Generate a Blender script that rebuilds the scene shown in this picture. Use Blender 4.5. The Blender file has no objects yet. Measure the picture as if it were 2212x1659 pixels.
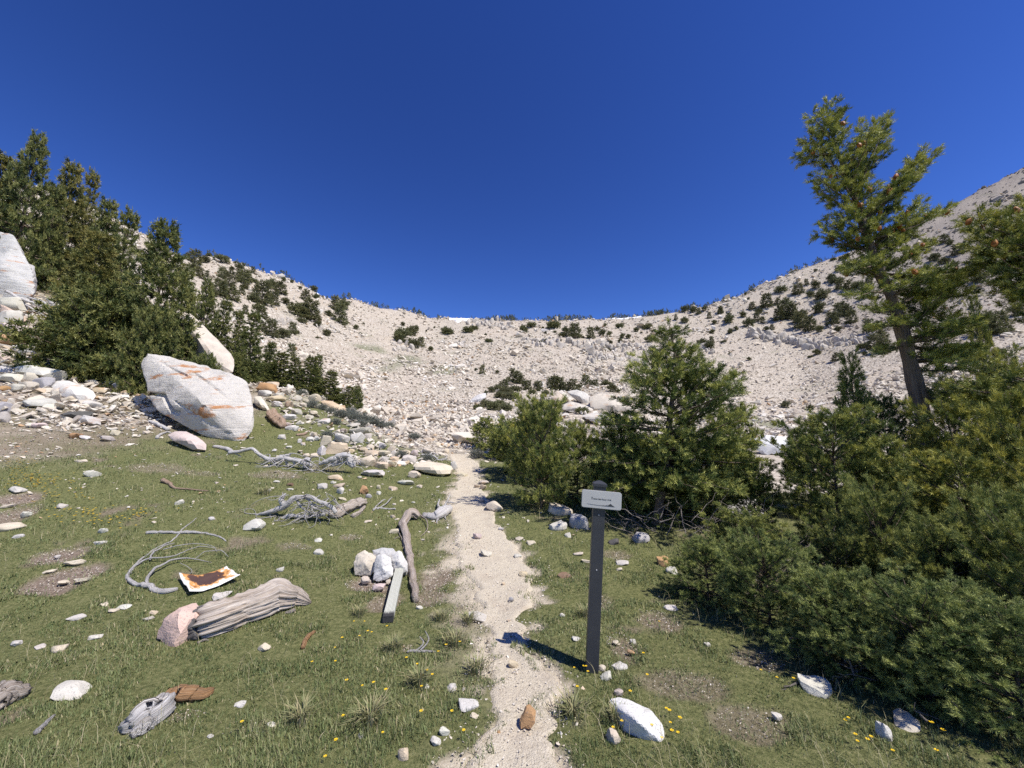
import bpy, bmesh, math, random
import numpy as np
from mathutils import Vector, Matrix

# ---------------------------------------------------------------- camera, sky, sun, exposure
S = bpy.context.scene
COL = S.collection
EYE = 1.6
PITCH = math.radians(8.0)
FPX, CX, CY = 831.0, 1106.0, 829.5          # photo frame of 2212 x 1659

cam_data = bpy.data.cameras.new('camera')
cam_data.sensor_width = 36.0
cam_data.lens = 36.0 * FPX / 2212.0
cam_data.clip_start = 0.05
cam_data.clip_end = 3000.0
cam = bpy.data.objects.new('camera', cam_data)
COL.objects.link(cam)
cam.location = (0, 0, EYE)
cam.rotation_euler = (math.radians(90) + PITCH, 0, 0)
S.camera = cam

SUN_EL = math.radians(57.0)
SUN_AZ = math.atan2(0.816, -0.579)           # from +Y, clockwise: behind the camera, to the right
sun_dir = Vector((math.sin(SUN_AZ) * math.cos(SUN_EL), math.cos(SUN_AZ) * math.cos(SUN_EL), math.sin(SUN_EL)))

W = bpy.data.worlds.new('World')
S.world = W
W.use_nodes = True
wn = W.node_tree
for n in list(wn.nodes):
    wn.nodes.remove(n)
sky = wn.nodes.new('ShaderNodeTexSky')
sky.sky_type = 'NISHITA'
sky.sun_disc = False
sky.sun_elevation = SUN_EL
sky.sun_rotation = SUN_AZ
sky.altitude = 3400.0
sky.air_density = 1.25
sky.dust_density = 0.25
sky.ozone_density = 3.0
hs = wn.nodes.new('ShaderNodeHueSaturation')
hs.inputs['Saturation'].default_value = 1.12
hs.inputs['Hue'].default_value = 0.515
hs.inputs['Value'].default_value = 0.89
sg = wn.nodes.new('ShaderNodeGamma')
sg.inputs['Gamma'].default_value = 1.38
bg = wn.nodes.new('ShaderNodeBackground')
bg.inputs['Strength'].default_value = 0.085
wo = wn.nodes.new('ShaderNodeOutputWorld')
wn.links.new(sky.outputs[0], sg.inputs['Color'])
wn.links.new(sg.outputs[0], hs.inputs['Color'])
wn.links.new(hs.outputs[0], bg.inputs['Color'])
wn.links.new(bg.outputs[0], wo.inputs['Surface'])

sl = bpy.data.lights.new('sun', 'SUN')
sl.energy = 5.0
sl.angle = math.radians(0.53)
sl.color = (1.0, 0.955, 0.88)
sun = bpy.data.objects.new('sun', sl)
COL.objects.link(sun)
sun.rotation_euler = sun_dir.to_track_quat('Z', 'Y').to_euler()
sun.location = (20, -20, 40)

S.view_settings.view_transform = 'Standard'
S.view_settings.look = 'None'
S.view_settings.exposure = 0.30
S.view_settings.gamma = 1.0
S.view_settings.use_curve_mapping = False
S.cycles.use_denoising = False               # keep the fine grain of grass and needles
S.cycles.max_bounces = 5
S.cycles.diffuse_bounces = 3
S.cycles.glossy_bounces = 2
S.cycles.transmission_bounces = 3
S.cycles.transparent_max_bounces = 4
S.cycles.caustics_reflective = False
S.cycles.caustics_refractive = False

# ---------------------------------------------------------------- numeric helpers
def hash2(ix, iy, seed):
    h = (ix.astype(np.int64) * 374761393 + iy.astype(np.int64) * 668265263 + seed * 1442695041) & 0xFFFFFFFF
    h = ((h ^ (h >> 13)) * 1274126177) & 0xFFFFFFFF
    h = h ^ (h >> 16)
    return (h & 0xFFFFFF) / float(0xFFFFFF)

def vnoise(x, y, seed=0):
    x = np.asarray(x, float); y = np.asarray(y, float)
    ix = np.floor(x); iy = np.floor(y)
    fx = x - ix; fy = y - iy
    fx = fx * fx * (3 - 2 * fx); fy = fy * fy * (3 - 2 * fy)
    a = hash2(ix, iy, seed); b = hash2(ix + 1, iy, seed)
    c = hash2(ix, iy + 1, seed); d = hash2(ix + 1, iy + 1, seed)
    return (a + (b - a) * fx) * (1 - fy) + (c + (d - c) * fx) * fy

def fbm(x, y, seed=0, octv=4):
    s = 0.0; a = 0.5; t = 0.0
    for k in range(octv):
        s = s + a * vnoise(np.asarray(x) * 2 ** k, np.asarray(y) * 2 ** k, seed + 17 * k)
        t += a
        a *= 0.5
    return s / t * 2 - 1                      # -1..1

def noise3(P, seed=0, octv=3):
    return (fbm(P[:, 0], P[:, 1] + 0.7 * P[:, 2], seed, octv) + fbm(P[:, 1] + 31.7, P[:, 2] - 0.6 * P[:, 0], seed + 5, octv)) * 0.5

def sstep(a, b, x):
    t = np.clip((x - a) / (b - a), 0, 1)
    return t * t * (3 - 2 * t)

def pchip(xk, yk, x):
    xk = np.asarray(xk, float); yk = np.asarray(yk, float)
    h = np.diff(xk); d = np.diff(yk) / h
    m = np.zeros_like(yk)
    m[0] = d[0]; m[-1] = d[-1]
    for i in range(1, len(xk) - 1):
        if d[i - 1] * d[i] > 0:
            w1 = 2 * h[i] + h[i - 1]; w2 = h[i] + 2 * h[i - 1]
            m[i] = (w1 + w2) / (w1 / d[i - 1] + w2 / d[i])
    x = np.clip(x, xk[0], xk[-1])
    i = np.clip(np.searchsorted(xk, x) - 1, 0, len(h) - 1)
    t = (x - xk[i]) / h[i]
    return ((1 + 2 * t) * (1 - t) ** 2 * yk[i] + t * (1 - t) ** 2 * h[i] * m[i] + t * t * (3 - 2 * t) * yk[i + 1] + t * t * (t - 1) * h[i] * m[i + 1])

def row_e(row):                               # image row -> rise per metre of world Y
    return np.tan(PITCH + np.arctan((CY - row) / FPX))

# ---------------------------------------------------------------- terrain
TAB = {   # column of the frame: list of (distance Y, row); rows for Y < 4 come from flat ground
    -300: [(4.6, 1180), (7, 985), (10, 870), (12.5, 790), (15, 715), (18, 645), (22, 570), (28, 490), (36, 430), (50, 390), (70, 360), (100, 335), (130, 325)],
    0: [(4.6, 1200), (7, 1015), (10, 912), (12.5, 836), (15, 768), (18, 702), (22, 632), (28, 562), (36, 502), (50, 460), (70, 430), (100, 400), (130, 385)],
    150: [(4.6, 1208), (7, 1028), (10, 932), (12.5, 862), (15, 802), (18, 748), (22, 692), (28, 632), (36, 575), (50, 528), (70, 490), (100, 450), (130, 432)],
    300: [(4.6, 1216), (7, 1040), (10, 950), (12.5, 892), (15, 836), (18, 792), (22, 758), (28, 722), (36, 690), (50, 642), (70, 592), (95, 540), (130, 497)],
    450: [(4.6, 1224), (7, 1054), (10, 972), (12.5, 928), (15, 872), (18, 826), (21, 802), (26, 790), (36, 775), (50, 745), (70, 700), (95, 650), (130, 590), (165, 553)],
    600: [(4.6, 1232), (7, 1067), (10, 987), (13, 922), (16, 866), (19, 838), (25, 846), (35, 842), (50, 818), (70, 775), (95, 725), (140, 650), (180, 598)],
    750: [(4.6, 1240), (7, 1082), (10, 1002), (13, 947), (16, 906), (19, 888), (25, 892), (35, 884), (50, 862), (70, 828), (95, 790), (140, 722), (180, 672), (210, 646)],
    850: [(4.6, 1246), (7, 1092), (10, 1017), (13, 967), (16, 940), (20, 926), (27, 914), (40, 890), (55, 868), (75, 838), (100, 805), (150, 745), (200, 690), (230, 667)],
    960: [(4.6, 1250), (7, 1100), (10, 1030), (14, 976), (17, 956), (22, 935), (30, 912), (40, 893), (55, 872), (75, 845), (100, 815), (150, 762), (200, 722), (240, 688)],
    1106: [(4.6, 1250), (7, 1100), (10, 1035), (14, 986), (20, 956), (30, 926), (40, 905), (55, 880), (75, 850), (100, 820), (150, 765), (200, 725), (245, 692)],
    1300: [(4.6, 1252), (7, 1103), (10, 1042), (14, 1002), (20, 976), (28, 950), (36, 908), (44, 864), (50, 856), (60, 853), (80, 838), (110, 808), (160, 760), (210, 718), (250, 691)],
    1500: [(4.6, 1255), (7, 1112), (10, 1060), (14, 1022), (20, 990), (30, 965), (45, 935), (60, 900), (80, 868), (110, 825), (150, 775), (200, 715), (240, 666)],
    1700: [(4.6, 1260), (7, 1130), (10, 1082), (14, 1040), (20, 1005), (30, 972), (45, 945), (60, 922), (80, 885), (110, 830), (150, 760), (190, 680), (235, 590)],
    1900: [(4.6, 1262), (7, 1140), (10, 1092), (14, 1050), (20, 1010), (30, 970), (45, 930), (60, 895), (80, 845), (110, 770), (150, 670), (200, 560), (230, 513)],
    2100: [(4.6, 1264), (7, 1150), (10, 1096), (14, 1050), (20, 1002), (30, 956), (45, 905), (60, 860), (80, 800), (110, 710), (150, 590), (200, 465), (230, 412)],
    2250: [(4.6, 1266), (7, 1152), (10, 1096), (14, 1048), (20, 1000), (30, 948), (45, 892), (60, 840), (80, 772), (110, 670), (150, 535), (200, 392), (230, 332)],
    2600: [(4.6, 1270), (7, 1155), (10, 1095), (14, 1040), (20, 985), (30, 925), (45, 850), (60, 785), (80, 700), (110, 570), (150, 400), (200, 240), (230, 180)],
}
_cols = np.array(sorted(TAB), float)
_lnY = np.linspace(math.log(1.0), math.log(420.0), 260)
_zt = []
RIDGE = []
for c in sorted(TAB):
    ys = [1.0, 2.0, 3.0]
    zs = [0.0, 0.0, 0.005]
    for (Y, r) in TAB[c]:
        ys.append(Y); zs.append(EYE + Y * float(row_e(r)))
    Yr, zr = ys[-1], zs[-1]
    RIDGE.append(Yr)
    for k in (1.12, 1.3, 1.8, 3.0):
        ys.append(Yr * k); zs.append(zr - (k - 1) * Yr * 0.18)
    e = [(z - EYE) / y for z, y in zip(zs, ys)]
    ee = pchip(np.log(ys), e, _lnY)
    _zt.append(EYE + np.exp(_lnY) * ee)
_zt = np.array(_zt)
_cfine = np.linspace(_cols[0], _cols[-1], 240)
ZT = np.array([pchip(_cols, _zt[:, j], _cfine) for j in range(len(_lnY))])       # [lnY, col]
for _ in range(2):
    ZT[1:-1] = 0.25 * ZT[:-2] + 0.5 * ZT[1:-1] + 0.25 * ZT[2:]
RIDGE = np.array(RIDGE)

def base_z(x, y):
    x = np.asarray(x, float); y = np.asarray(y, float)
    yc = np.clip(y, 1.0, 419.0)
    t = np.clip(x / np.maximum(yc, 3.0), -2.3, 2.3)
    v = np.clip((np.log(yc) - _lnY[0]) / (_lnY[-1] - _lnY[0]) * (len(_lnY) - 1), 0, len(_lnY) - 1.001)
    iv = v.astype(int); fv = v - iv
    z = 0.0
    px = CX + FPX * t
    for _ in range(2):
        u = np.clip((px - _cfine[0]) / (_cfine[-1] - _cfine[0]) * (len(_cfine) - 1), 0, len(_cfine) - 1.001)
        iu = u.astype(int); fu = u - iu
        z = ((ZT[iv, iu] * (1 - fu) + ZT[iv, iu + 1] * fu) * (1 - fv) + (ZT[iv + 1, iu] * (1 - fu) + ZT[iv + 1, iu + 1] * fu) * fv)
        e = (z - EYE) / yc
        px = CX + FPX * t / (math.cos(PITCH) + math.sin(PITCH) * e)
    return z

def ridge_y(x, y):
    t = np.clip(np.asarray(x) / np.maximum(np.asarray(y), 3.0), -2.3, 2.3)
    return np.interp(CX + FPX * t, _cols, RIDGE)

def ground(x, y):
    x = np.asarray(x, float); y = np.asarray(y, float)
    z = base_z(x, y)
    yy = np.clip(y, 1.0, 400.0)
    near = sstep(1.0, 5.0, yy)
    z = z + 0.018 * near * fbm(x * 1.7, y * 1.7, 3, 3) * (1 - sstep(20, 40, yy)) + 0.05 * near * fbm(x * .45, y * .45, 9, 2)
    far = sstep(14, 45, yy)
    z = z + far * (0.10 * fbm(x * .8, y * .8, 21, 3) + 0.004 * yy * fbm(x * .12, y * .12, 22, 4))
    m = sstep(60, 110, yy)
    rid = 1 - np.abs(fbm(x * .05 + .02 * y, y * .035, 41, 4))
    z = z + m * (rid - .75) * 0.016 * yy
    return z

def ray(px, py):
    d = np.array([(px - CX) / FPX, 1.0, (CY - py) / FPX])
    c, s = math.cos(PITCH), math.sin(PITCH)
    return np.array([d[0], d[1] * c - d[2] * s, d[1] * s + d[2] * c])

_YS = np.exp(np.linspace(math.log(1.0), math.log(300.0), 900))
def at(px, py):
    """Where the line of sight through a pixel of the photo meets the ground."""
    d = ray(px, py)
    k = _YS / d[1]
    x = d[0] * k; z = EYE + d[2] * k
    diff = z - ground(x, _YS)
    hit = np.where(diff <= 0)[0]
    if len(hit) == 0:
        i = int(np.argmin(diff)); Y = _YS[i]
        return np.array([d[0] * Y / d[1], Y, float(ground(d[0] * Y / d[1], Y))])
    i = hit[0]
    if i == 0:
        Y = _YS[0]
    else:
        a, b = diff[i - 1], diff[i]
        Y = _YS[i - 1] + (_YS[i] - _YS[i - 1]) * a / (a - b)
    x = d[0] * Y / d[1]
    return np.array([x, Y, float(ground(x, Y))])

def vp(px, py, Y):
    d = ray(px, py); k = Y / d[1]
    return np.array([d[0] * k, Y, EYE + d[2] * k])

def adepth(p):                                # distance along the view axis
    return p[1] * math.cos(PITCH) + (p[2] - EYE) * math.sin(PITCH)

def project(p):
    c, s = math.cos(PITCH), math.sin(PITCH)
    dz = p[2] - EYE
    w = p[1] * c + dz * s; v = -p[1] * s + dz * c
    return CX + FPX * p[0] / w, CY - FPX * v / w

# ---------------------------------------------------------------- mesh helpers
class Geo:
    def __init__(s):
        s.V = []; s.F = []; s.A = []; s.G = []; s.n = 0
    def add(s, V, F, a=0.5, g=None):
        V = np.asarray(V, np.float32).reshape(-1, 3); F = np.asarray(F, np.int64).reshape(-1, 3)
        s.V.append(V); s.F.append(F + s.n); s.n += len(V)
        s.A.append(np.broadcast_to(np.asarray(a, np.float32), (len(V),)))
        s.G.append(np.zeros((len(V), 3), np.float32) if g is None else np.asarray(g, np.float32))
    def mesh(s, name, mat, smooth=False, attr=True, grain=False, mats=None, midx=None):
        V = np.concatenate(s.V); F = np.concatenate(s.F)
        me = bpy.data.meshes.new(name)
        me.vertices.add(len(V)); me.vertices.foreach_set('co', V.ravel())
        me.loops.add(len(F) * 3); me.loops.foreach_set('vertex_index', F.ravel().astype(np.int32))
        me.polygons.add(len(F))
        me.polygons.foreach_set('loop_start', np.arange(0, len(F) * 3, 3, dtype=np.int32))
        me.polygons.foreach_set('loop_total', np.full(len(F), 3, np.int32))
        me.polygons.foreach_set('use_smooth', np.full(len(F), bool(smooth)))
        if attr:
            at_ = me.attributes.new('var', 'FLOAT', 'POINT')
            at_.data.foreach_set('value', np.concatenate(s.A).astype(np.float32))
        if grain:
            ag = me.attributes.new('grain', 'FLOAT_VECTOR', 'POINT')
            ag.data.foreach_set('vector', np.concatenate(s.G).ravel().astype(np.float32))
        me.materials.append(mat)
        me.update(calc_edges=True)
        return me

def link(name, me, parent=None, loc=(0, 0, 0), rot=(0, 0, 0), scale=(1, 1, 1)):
    o = bpy.data.objects.new(name, me)
    COL.objects.link(o)
    o.location = loc; o.rotation_euler = rot; o.scale = scale
    if parent is not None:
        o.parent = parent
    return o

def tag(o, label=None, cat=None, group=None, kind=None):
    if label: o['label'] = label
    if cat: o['category'] = cat
    if group: o['group'] = group
    if kind: o['kind'] = kind
    return o

def empty(name, loc=(0, 0, 0), rz=0.0):
    o = bpy.data.objects.new(name, None)
    COL.objects.link(o)
    o.location = loc; o.rotation_euler = (0, 0, rz)
    o.empty_display_size = 0.1
    return o

def unit(v):
    v = np.asarray(v, float)
    return v / np.maximum(np.linalg.norm(v, axis=-1, keepdims=True), 1e-9)

def tube(path, rad, sides=6, rough=0.0, seed=0, twist=0.0, flat=1.0):
    """Tapered tube along a path; returns V, F, grain."""
    P = np.asarray(path, float); R = np.asarray(rad, float)
    n = len(P)
    T = np.gradient(P, axis=0); T = unit(T)
    ref = np.array([0, 0, 1.0]) if abs(T[0, 2]) < .9 else np.array([1.0, 0, 0])
    N = np.zeros_like(P)
    v = ref - T[0] * np.dot(ref, T[0]); N[0] = unit(v)
    for i in range(1, n):
        v = N[i - 1] - T[i] * np.dot(N[i - 1], T[i]); N[i] = unit(v)
    B = np.cross(T, N)
    a = np.linspace(0, 2 * math.pi, sides, endpoint=False)
    s = np.concatenate([[0], np.cumsum(np.linalg.norm(np.diff(P, axis=0), axis=1))])
    rr = np.repeat(R[:, None], sides, 1)
    if rough:
        ca = np.cos(a + 0.0)[None, :] * 1.6; sa = np.sin(a)[None, :] * 1.6
        q = s[:, None] / max(R.max(), 1e-4)
        ns = fbm(ca * 2.2 + 10 + q * .12, sa * 2.2 + q * .10, seed, 3) + .6 * fbm(ca * 5 + q * .1, sa * 5 - q * .12, seed + 3, 2)
        rr = rr * (1 + rough * ns)
    A = a[None, :] + twist * s[:, None]
    V = P[:, None, :] + rr[..., None] * (np.cos(A)[..., None] * N[:, None, :] + flat * np.sin(A)[..., None] * B[:, None, :])
    idx = np.arange(n * sides).reshape(n, sides)
    i0 = idx[:-1]; i1 = idx[1:]
    j0 = np.roll(i0, -1, 1); j1 = np.roll(i1, -1, 1)
    F = np.concatenate([np.stack([i0, j0, j1], -1).reshape(-1, 3), np.stack([i0, j1, i1], -1).reshape(-1, 3)])
    V = V.reshape(-1, 3)
    G = np.stack([np.broadcast_to(np.cos(a)[None, :], (n, sides)), np.broadcast_to(np.sin(a)[None, :], (n, sides)), np.broadcast_to(s[:, None], (n, sides))], -1).reshape(-1, 3)
    V = np.concatenate([V, P[:1], P[-1:]]); G = np.concatenate([G, [[0, 0, 0]], [[0, 0, s[-1]]]])
    c0 = n * sides; c1 = c0 + 1
    k = np.arange(sides); k2 = np.roll(k, -1)
    F = np.concatenate([F, np.stack([np.full(sides, c0), k2, k], -1), np.stack([np.full(sides, c1), (n - 1) * sides + k, (n - 1) * sides + k2], -1)])
    return V, F, G

def spline(P, n):
    """Smooth resample of a polyline of any dimension."""
    P = np.asarray(P, float)
    s = np.concatenate([[0], np.cumsum(np.linalg.norm(np.diff(P[:, :3], axis=0), axis=1))])
    s = s / max(s[-1], 1e-9)
    s = s + np.arange(len(s)) * 1e-7
    t = np.linspace(0, s[-1], n)
    return np.stack([pchip(s, P[:, k], t) for k in range(P.shape[1])], 1)

def copy_tree(o, parent=None):
    c = o.copy(); COL.objects.link(c); c.parent = parent
    for ch in list(o.children):
        d = ch.copy(); COL.objects.link(d); d.parent = c
        for g in list(ch.children):
            e = g.copy(); COL.objects.link(e); e.parent = d
    return c

# ---------------------------------------------------------------- materials
def new_mat(name):
    m = bpy.data.materials.new(name); m.use_nodes = True
    nt = m.node_tree
    for n in list(nt.nodes): nt.nodes.remove(n)
    return m, NB(nt)

class NB:
    def __init__(s, nt): s.nt = nt
    def n(s, typ, **kw):
        nd = s.nt.nodes.new('ShaderNode' + typ)
        for k, v in kw.items(): setattr(nd, k, v)
        return nd
    def l(s, a, b): s.nt.links.new(a, b)
    def val(s, sock, v):
        if hasattr(v, 'is_output') or hasattr(v, 'links'): s.l(v, sock)
        else: sock.default_value = v
    def noise(s, vec, scale, detail=3, rough=.55, out=0):
        nd = s.n('TexNoise'); nd.inputs['Scale'].default_value = scale
        nd.inputs['Detail'].default_value = detail; nd.inputs['Roughness'].default_value = rough
        if vec is not None: s.l(vec, nd.inputs['Vector'])
        return nd.outputs[out]
    def ramp(s, fac, pts, interp='LINEAR'):
        nd = s.n('ValToRGB'); cr = nd.color_ramp; cr.interpolation = interp
        while len(cr.elements) < len(pts): cr.elements.new(.5)
        for e, (p, c) in zip(cr.elements, pts):
            e.position = p; e.color = (c[0], c[1], c[2], 1) if hasattr(c, '__len__') else (c, c, c, 1)
        s.val(nd.inputs['Fac'], fac)
        return nd.outputs['Color']
    def mix(s, fac, a, b, mode='MIX'):
        nd = s.n('Mix', data_type='RGBA', blend_type=mode)
        s.val(nd.inputs[0], fac)
        for sk, v in ((nd.inputs[6], a), (nd.inputs[7], b)):
            if isinstance(v, tuple): sk.default_value = (v[0], v[1], v[2], 1)
            else: s.val(sk, v)
        return nd.outputs[2]
    def math(s, op, a, b=0.0, c=None):
        nd = s.n('Math', operation=op)
        s.val(nd.inputs[0], a); s.val(nd.inputs[1], b)
        if c is not None: s.val(nd.inputs[2], c)
        return nd.outputs[0]
    def mapr(s, v, a, b, c=0.0, d=1.0):
        nd = s.n('MapRange'); s.val(nd.inputs[0], v)
        for i, q in enumerate((a, b, c, d)): nd.inputs[i + 1].default_value = q
        return nd.outputs[0]
    def attr(s, name, out='Fac'):
        nd = s.n('Attribute'); nd.attribute_name = name
        return nd.outputs[out]
    def pos(s): return s.n('NewGeometry').outputs['Position']
    def vscale(s, v, sc):
        nd = s.n('Mapping'); s.l(v, nd.inputs['Vector']); nd.inputs['Scale'].default_value = sc
        return nd.outputs[0]
    def bump(s, h, strength=.3, dist=.02, normal=None):
        nd = s.n('Bump'); nd.inputs['Strength'].default_value = strength; nd.inputs['Distance'].default_value = dist
        s.val(nd.inputs['Height'], h)
        if normal is not None: s.l(normal, nd.inputs['Normal'])
        return nd.outputs[0]
    def out(s, col, rough=.8, normal=None, spec=.3, trans=0.0, transcol=None):
        p = s.n('BsdfPrincipled')
        if isinstance(col, tuple): p.inputs['Base Color'].default_value = (*col, 1)
        else: s.l(col, p.inputs['Base Color'])
        s.val(p.inputs['Roughness'], rough); p.inputs['Specular IOR Level'].default_value = spec
        if normal is not None: s.l(normal, p.inputs['Normal'])
        o = s.n('OutputMaterial')
        if trans:
            t = s.n('BsdfTranslucent')
            s.val(t.inputs['Color'], transcol if transcol is not None else col)
            mx = s.n('MixShader'); mx.inputs[0].default_value = trans
            s.l(p.outputs[0], mx.inputs[1]); s.l(t.outputs[0], mx.inputs[2]); s.l(mx.outputs[0], o.inputs[0])
        else:
            s.l(p.outputs[0], o.inputs[0])
        return p

M = {}
def rock_mat(name, use_attr=False, speck=.5, stain=.5, fine=1.0, vein=.45):
    m, b = new_mat(name)
    P = b.pos()
    if use_attr:
        base = b.ramp(b.attr('var'), [(0, (.24, .225, .22)), (.18, (.36, .31, .26)), (.4, (.53, .46, .37)), (.62, (.61, .55, .455)), (.8, (.69, .64, .57)), (.92, (.55, .42, .28)), (1, (.42, .25, .13))])
    else:
        base = b.n('ObjectInfo').outputs['Color']
    n1 = b.noise(P, 2.2 * fine, 4, .6)
    base = b.mix(1.0, base, b.ramp(n1, [(.25, .74), (.5, .98), (.75, 1.1)]), 'MULTIPLY')
    # grey weathering veins stretched along a plane
    n2 = b.noise(b.vscale(P, (1.3, 1.3, 6.5)), 2.4 * fine, 5, .7)
    base = b.mix(b.mapr(n2, .58, .78, 0, vein), base, (.33, .32, .31))
    n3 = b.noise(P, 1.4 * fine, 3, .6)
    n3b = b.noise(b.vscale(P, (1, 1, 3)), 7 * fine, 3, .6)
    st = b.math('MULTIPLY', b.mapr(n3, .58, .70), b.mapr(n3b, .42, .62))
    base = b.mix(b.math('MULTIPLY', st, stain), base, (.46, .22, .085))
    sp = b.noise(P, 75 * fine, 2, .8)
    base = b.mix(b.math('MULTIPLY', b.mapr(sp, .58, .68), speck), base, (.14, .13, .125))
    sp2 = b.noise(P, 22 * fine, 3, .7)
    base = b.mix(b.math('MULTIPLY', b.mapr(sp2, .62, .74), speck), base, (.20, .19, .18))
    h = b.math('ADD', b.math('MULTIPLY', n2, .6), b.math('ADD', b.math('MULTIPLY', sp2, .35), b.math('MULTIPLY', sp, .2)))
    b.out(base, .88, b.bump(h, .55, .035 / fine), .2)
    return m
M['rock'] = rock_mat('granite', False, .55, .8)
M['rock_clean'] = rock_mat('granite_speckled', False, .75, .15, 1.6)
M['talus'] = rock_mat('talus_granite', True, .12, .25, .5, .12)
M['boulder'] = rock_mat('boulder_granite', False, .5, .25, .8)

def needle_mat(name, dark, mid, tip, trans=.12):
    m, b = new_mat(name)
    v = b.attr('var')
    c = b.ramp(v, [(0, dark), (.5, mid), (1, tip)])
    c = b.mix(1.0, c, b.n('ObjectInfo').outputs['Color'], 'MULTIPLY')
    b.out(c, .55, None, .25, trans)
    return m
M['needle'] = needle_mat('fir_needles', (.024, .044, .014), (.098, .140, .037), (.42, .42, .115), .13)  # tip colour: new growth plus painted sun highlight
M['needle_left'] = needle_mat('spruce_needles', (.026, .042, .014), (.088, .112, .032), (.26, .255, .08), .12)
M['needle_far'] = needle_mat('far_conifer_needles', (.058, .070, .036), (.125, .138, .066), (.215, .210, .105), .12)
M['shrub'] = needle_mat('sage_leaves', (.10, .11, .09), (.17, .18, .15), (.24, .25, .20), .05)
M['cone'] = needle_mat('cone_scales', (.14, .045, .012), (.34, .12, .03), (.48, .21, .06), .0)

def grass_mat():
    m, b = new_mat('grass_blades')
    c = b.ramp(b.attr('var'), [(0, (.050, .070, .024)), (.3, (.108, .146, .052)), (.6, (.205, .240, .098)), (.78, (.31, .305, .15)), (.9, (.38, .32, .18)), (1, (.52, .45, .29))])
    b.out(c, .6, None, .25, .2)
    return m
M['grass'] = grass_mat()

def wood_mat(name, c0, c1, c2, dirt=.6):
    m, b = new_mat(name)
    g = b.attr('grain', 'Vector')
    gv = b.vscale(g, (1.6, 1.6, .55))
    n1 = b.noise(gv, 5.5, 4, .65)
    n2 = b.noise(b.vscale(g, (1, 1, 1.6)), 2.0, 3, .6)
    n3 = b.noise(b.pos(), 6, 3, .6)
    nf = b.noise(b.vscale(g, (7, 7, 1.5)), 3.0, 3, .7)
    n1 = b.math('ADD', b.math('MULTIPLY', n1, .6), b.math('MULTIPLY', nf, .4))
    c = b.ramp(n1, [(.30, c0), (.44, c1), (.70, c2)])
    c = b.mix(b.mapr(n2, .52, .72, 0, dirt), c, (.25, .165, .10))
    c = b.mix(b.mapr(n3, .6, .75, 0, .35), c, (.10, .085, .075))
    b.out(c, .85, b.bump(n1, 1.0, .02), .2)
    return m
M['deadwood'] = wood_mat('weathered_deadwood', (.12, .11, .105), (.42, .395, .375), (.70, .675, .65), .25)
M['logwood'] = wood_mat('weathered_log', (.035, .028, .024), (.33, .275, .225), (.62, .565, .51), .55)
M['darkwood'] = wood_mat('dark_splintered_wood', (.03, .028, .027), (.13, .12, .115), (.36, .34, .325), .1)
M['barkwood'] = wood_mat('brown_bark', (.10, .06, .035), (.29, .19, .125), (.45, .37, .30), .8)
M['orangewood'] = wood_mat('rotten_orange_wood', (.14, .065, .03), (.36, .19, .085), (.46, .32, .19), .6)
M['greybrown'] = wood_mat('grey_brown_snag', (.08, .055, .04), (.34, .27, .22), (.60, .55, .51), .5)
M['trunk'] = wood_mat('conifer_bark', (.05, .036, .028), (.15, .11, .082), (.28, .23, .185), .3)
M['twig'] = wood_mat('grey_twigs', (.10, .085, .07), (.23, .20, .175), (.38, .35, .32), .3)

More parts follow.
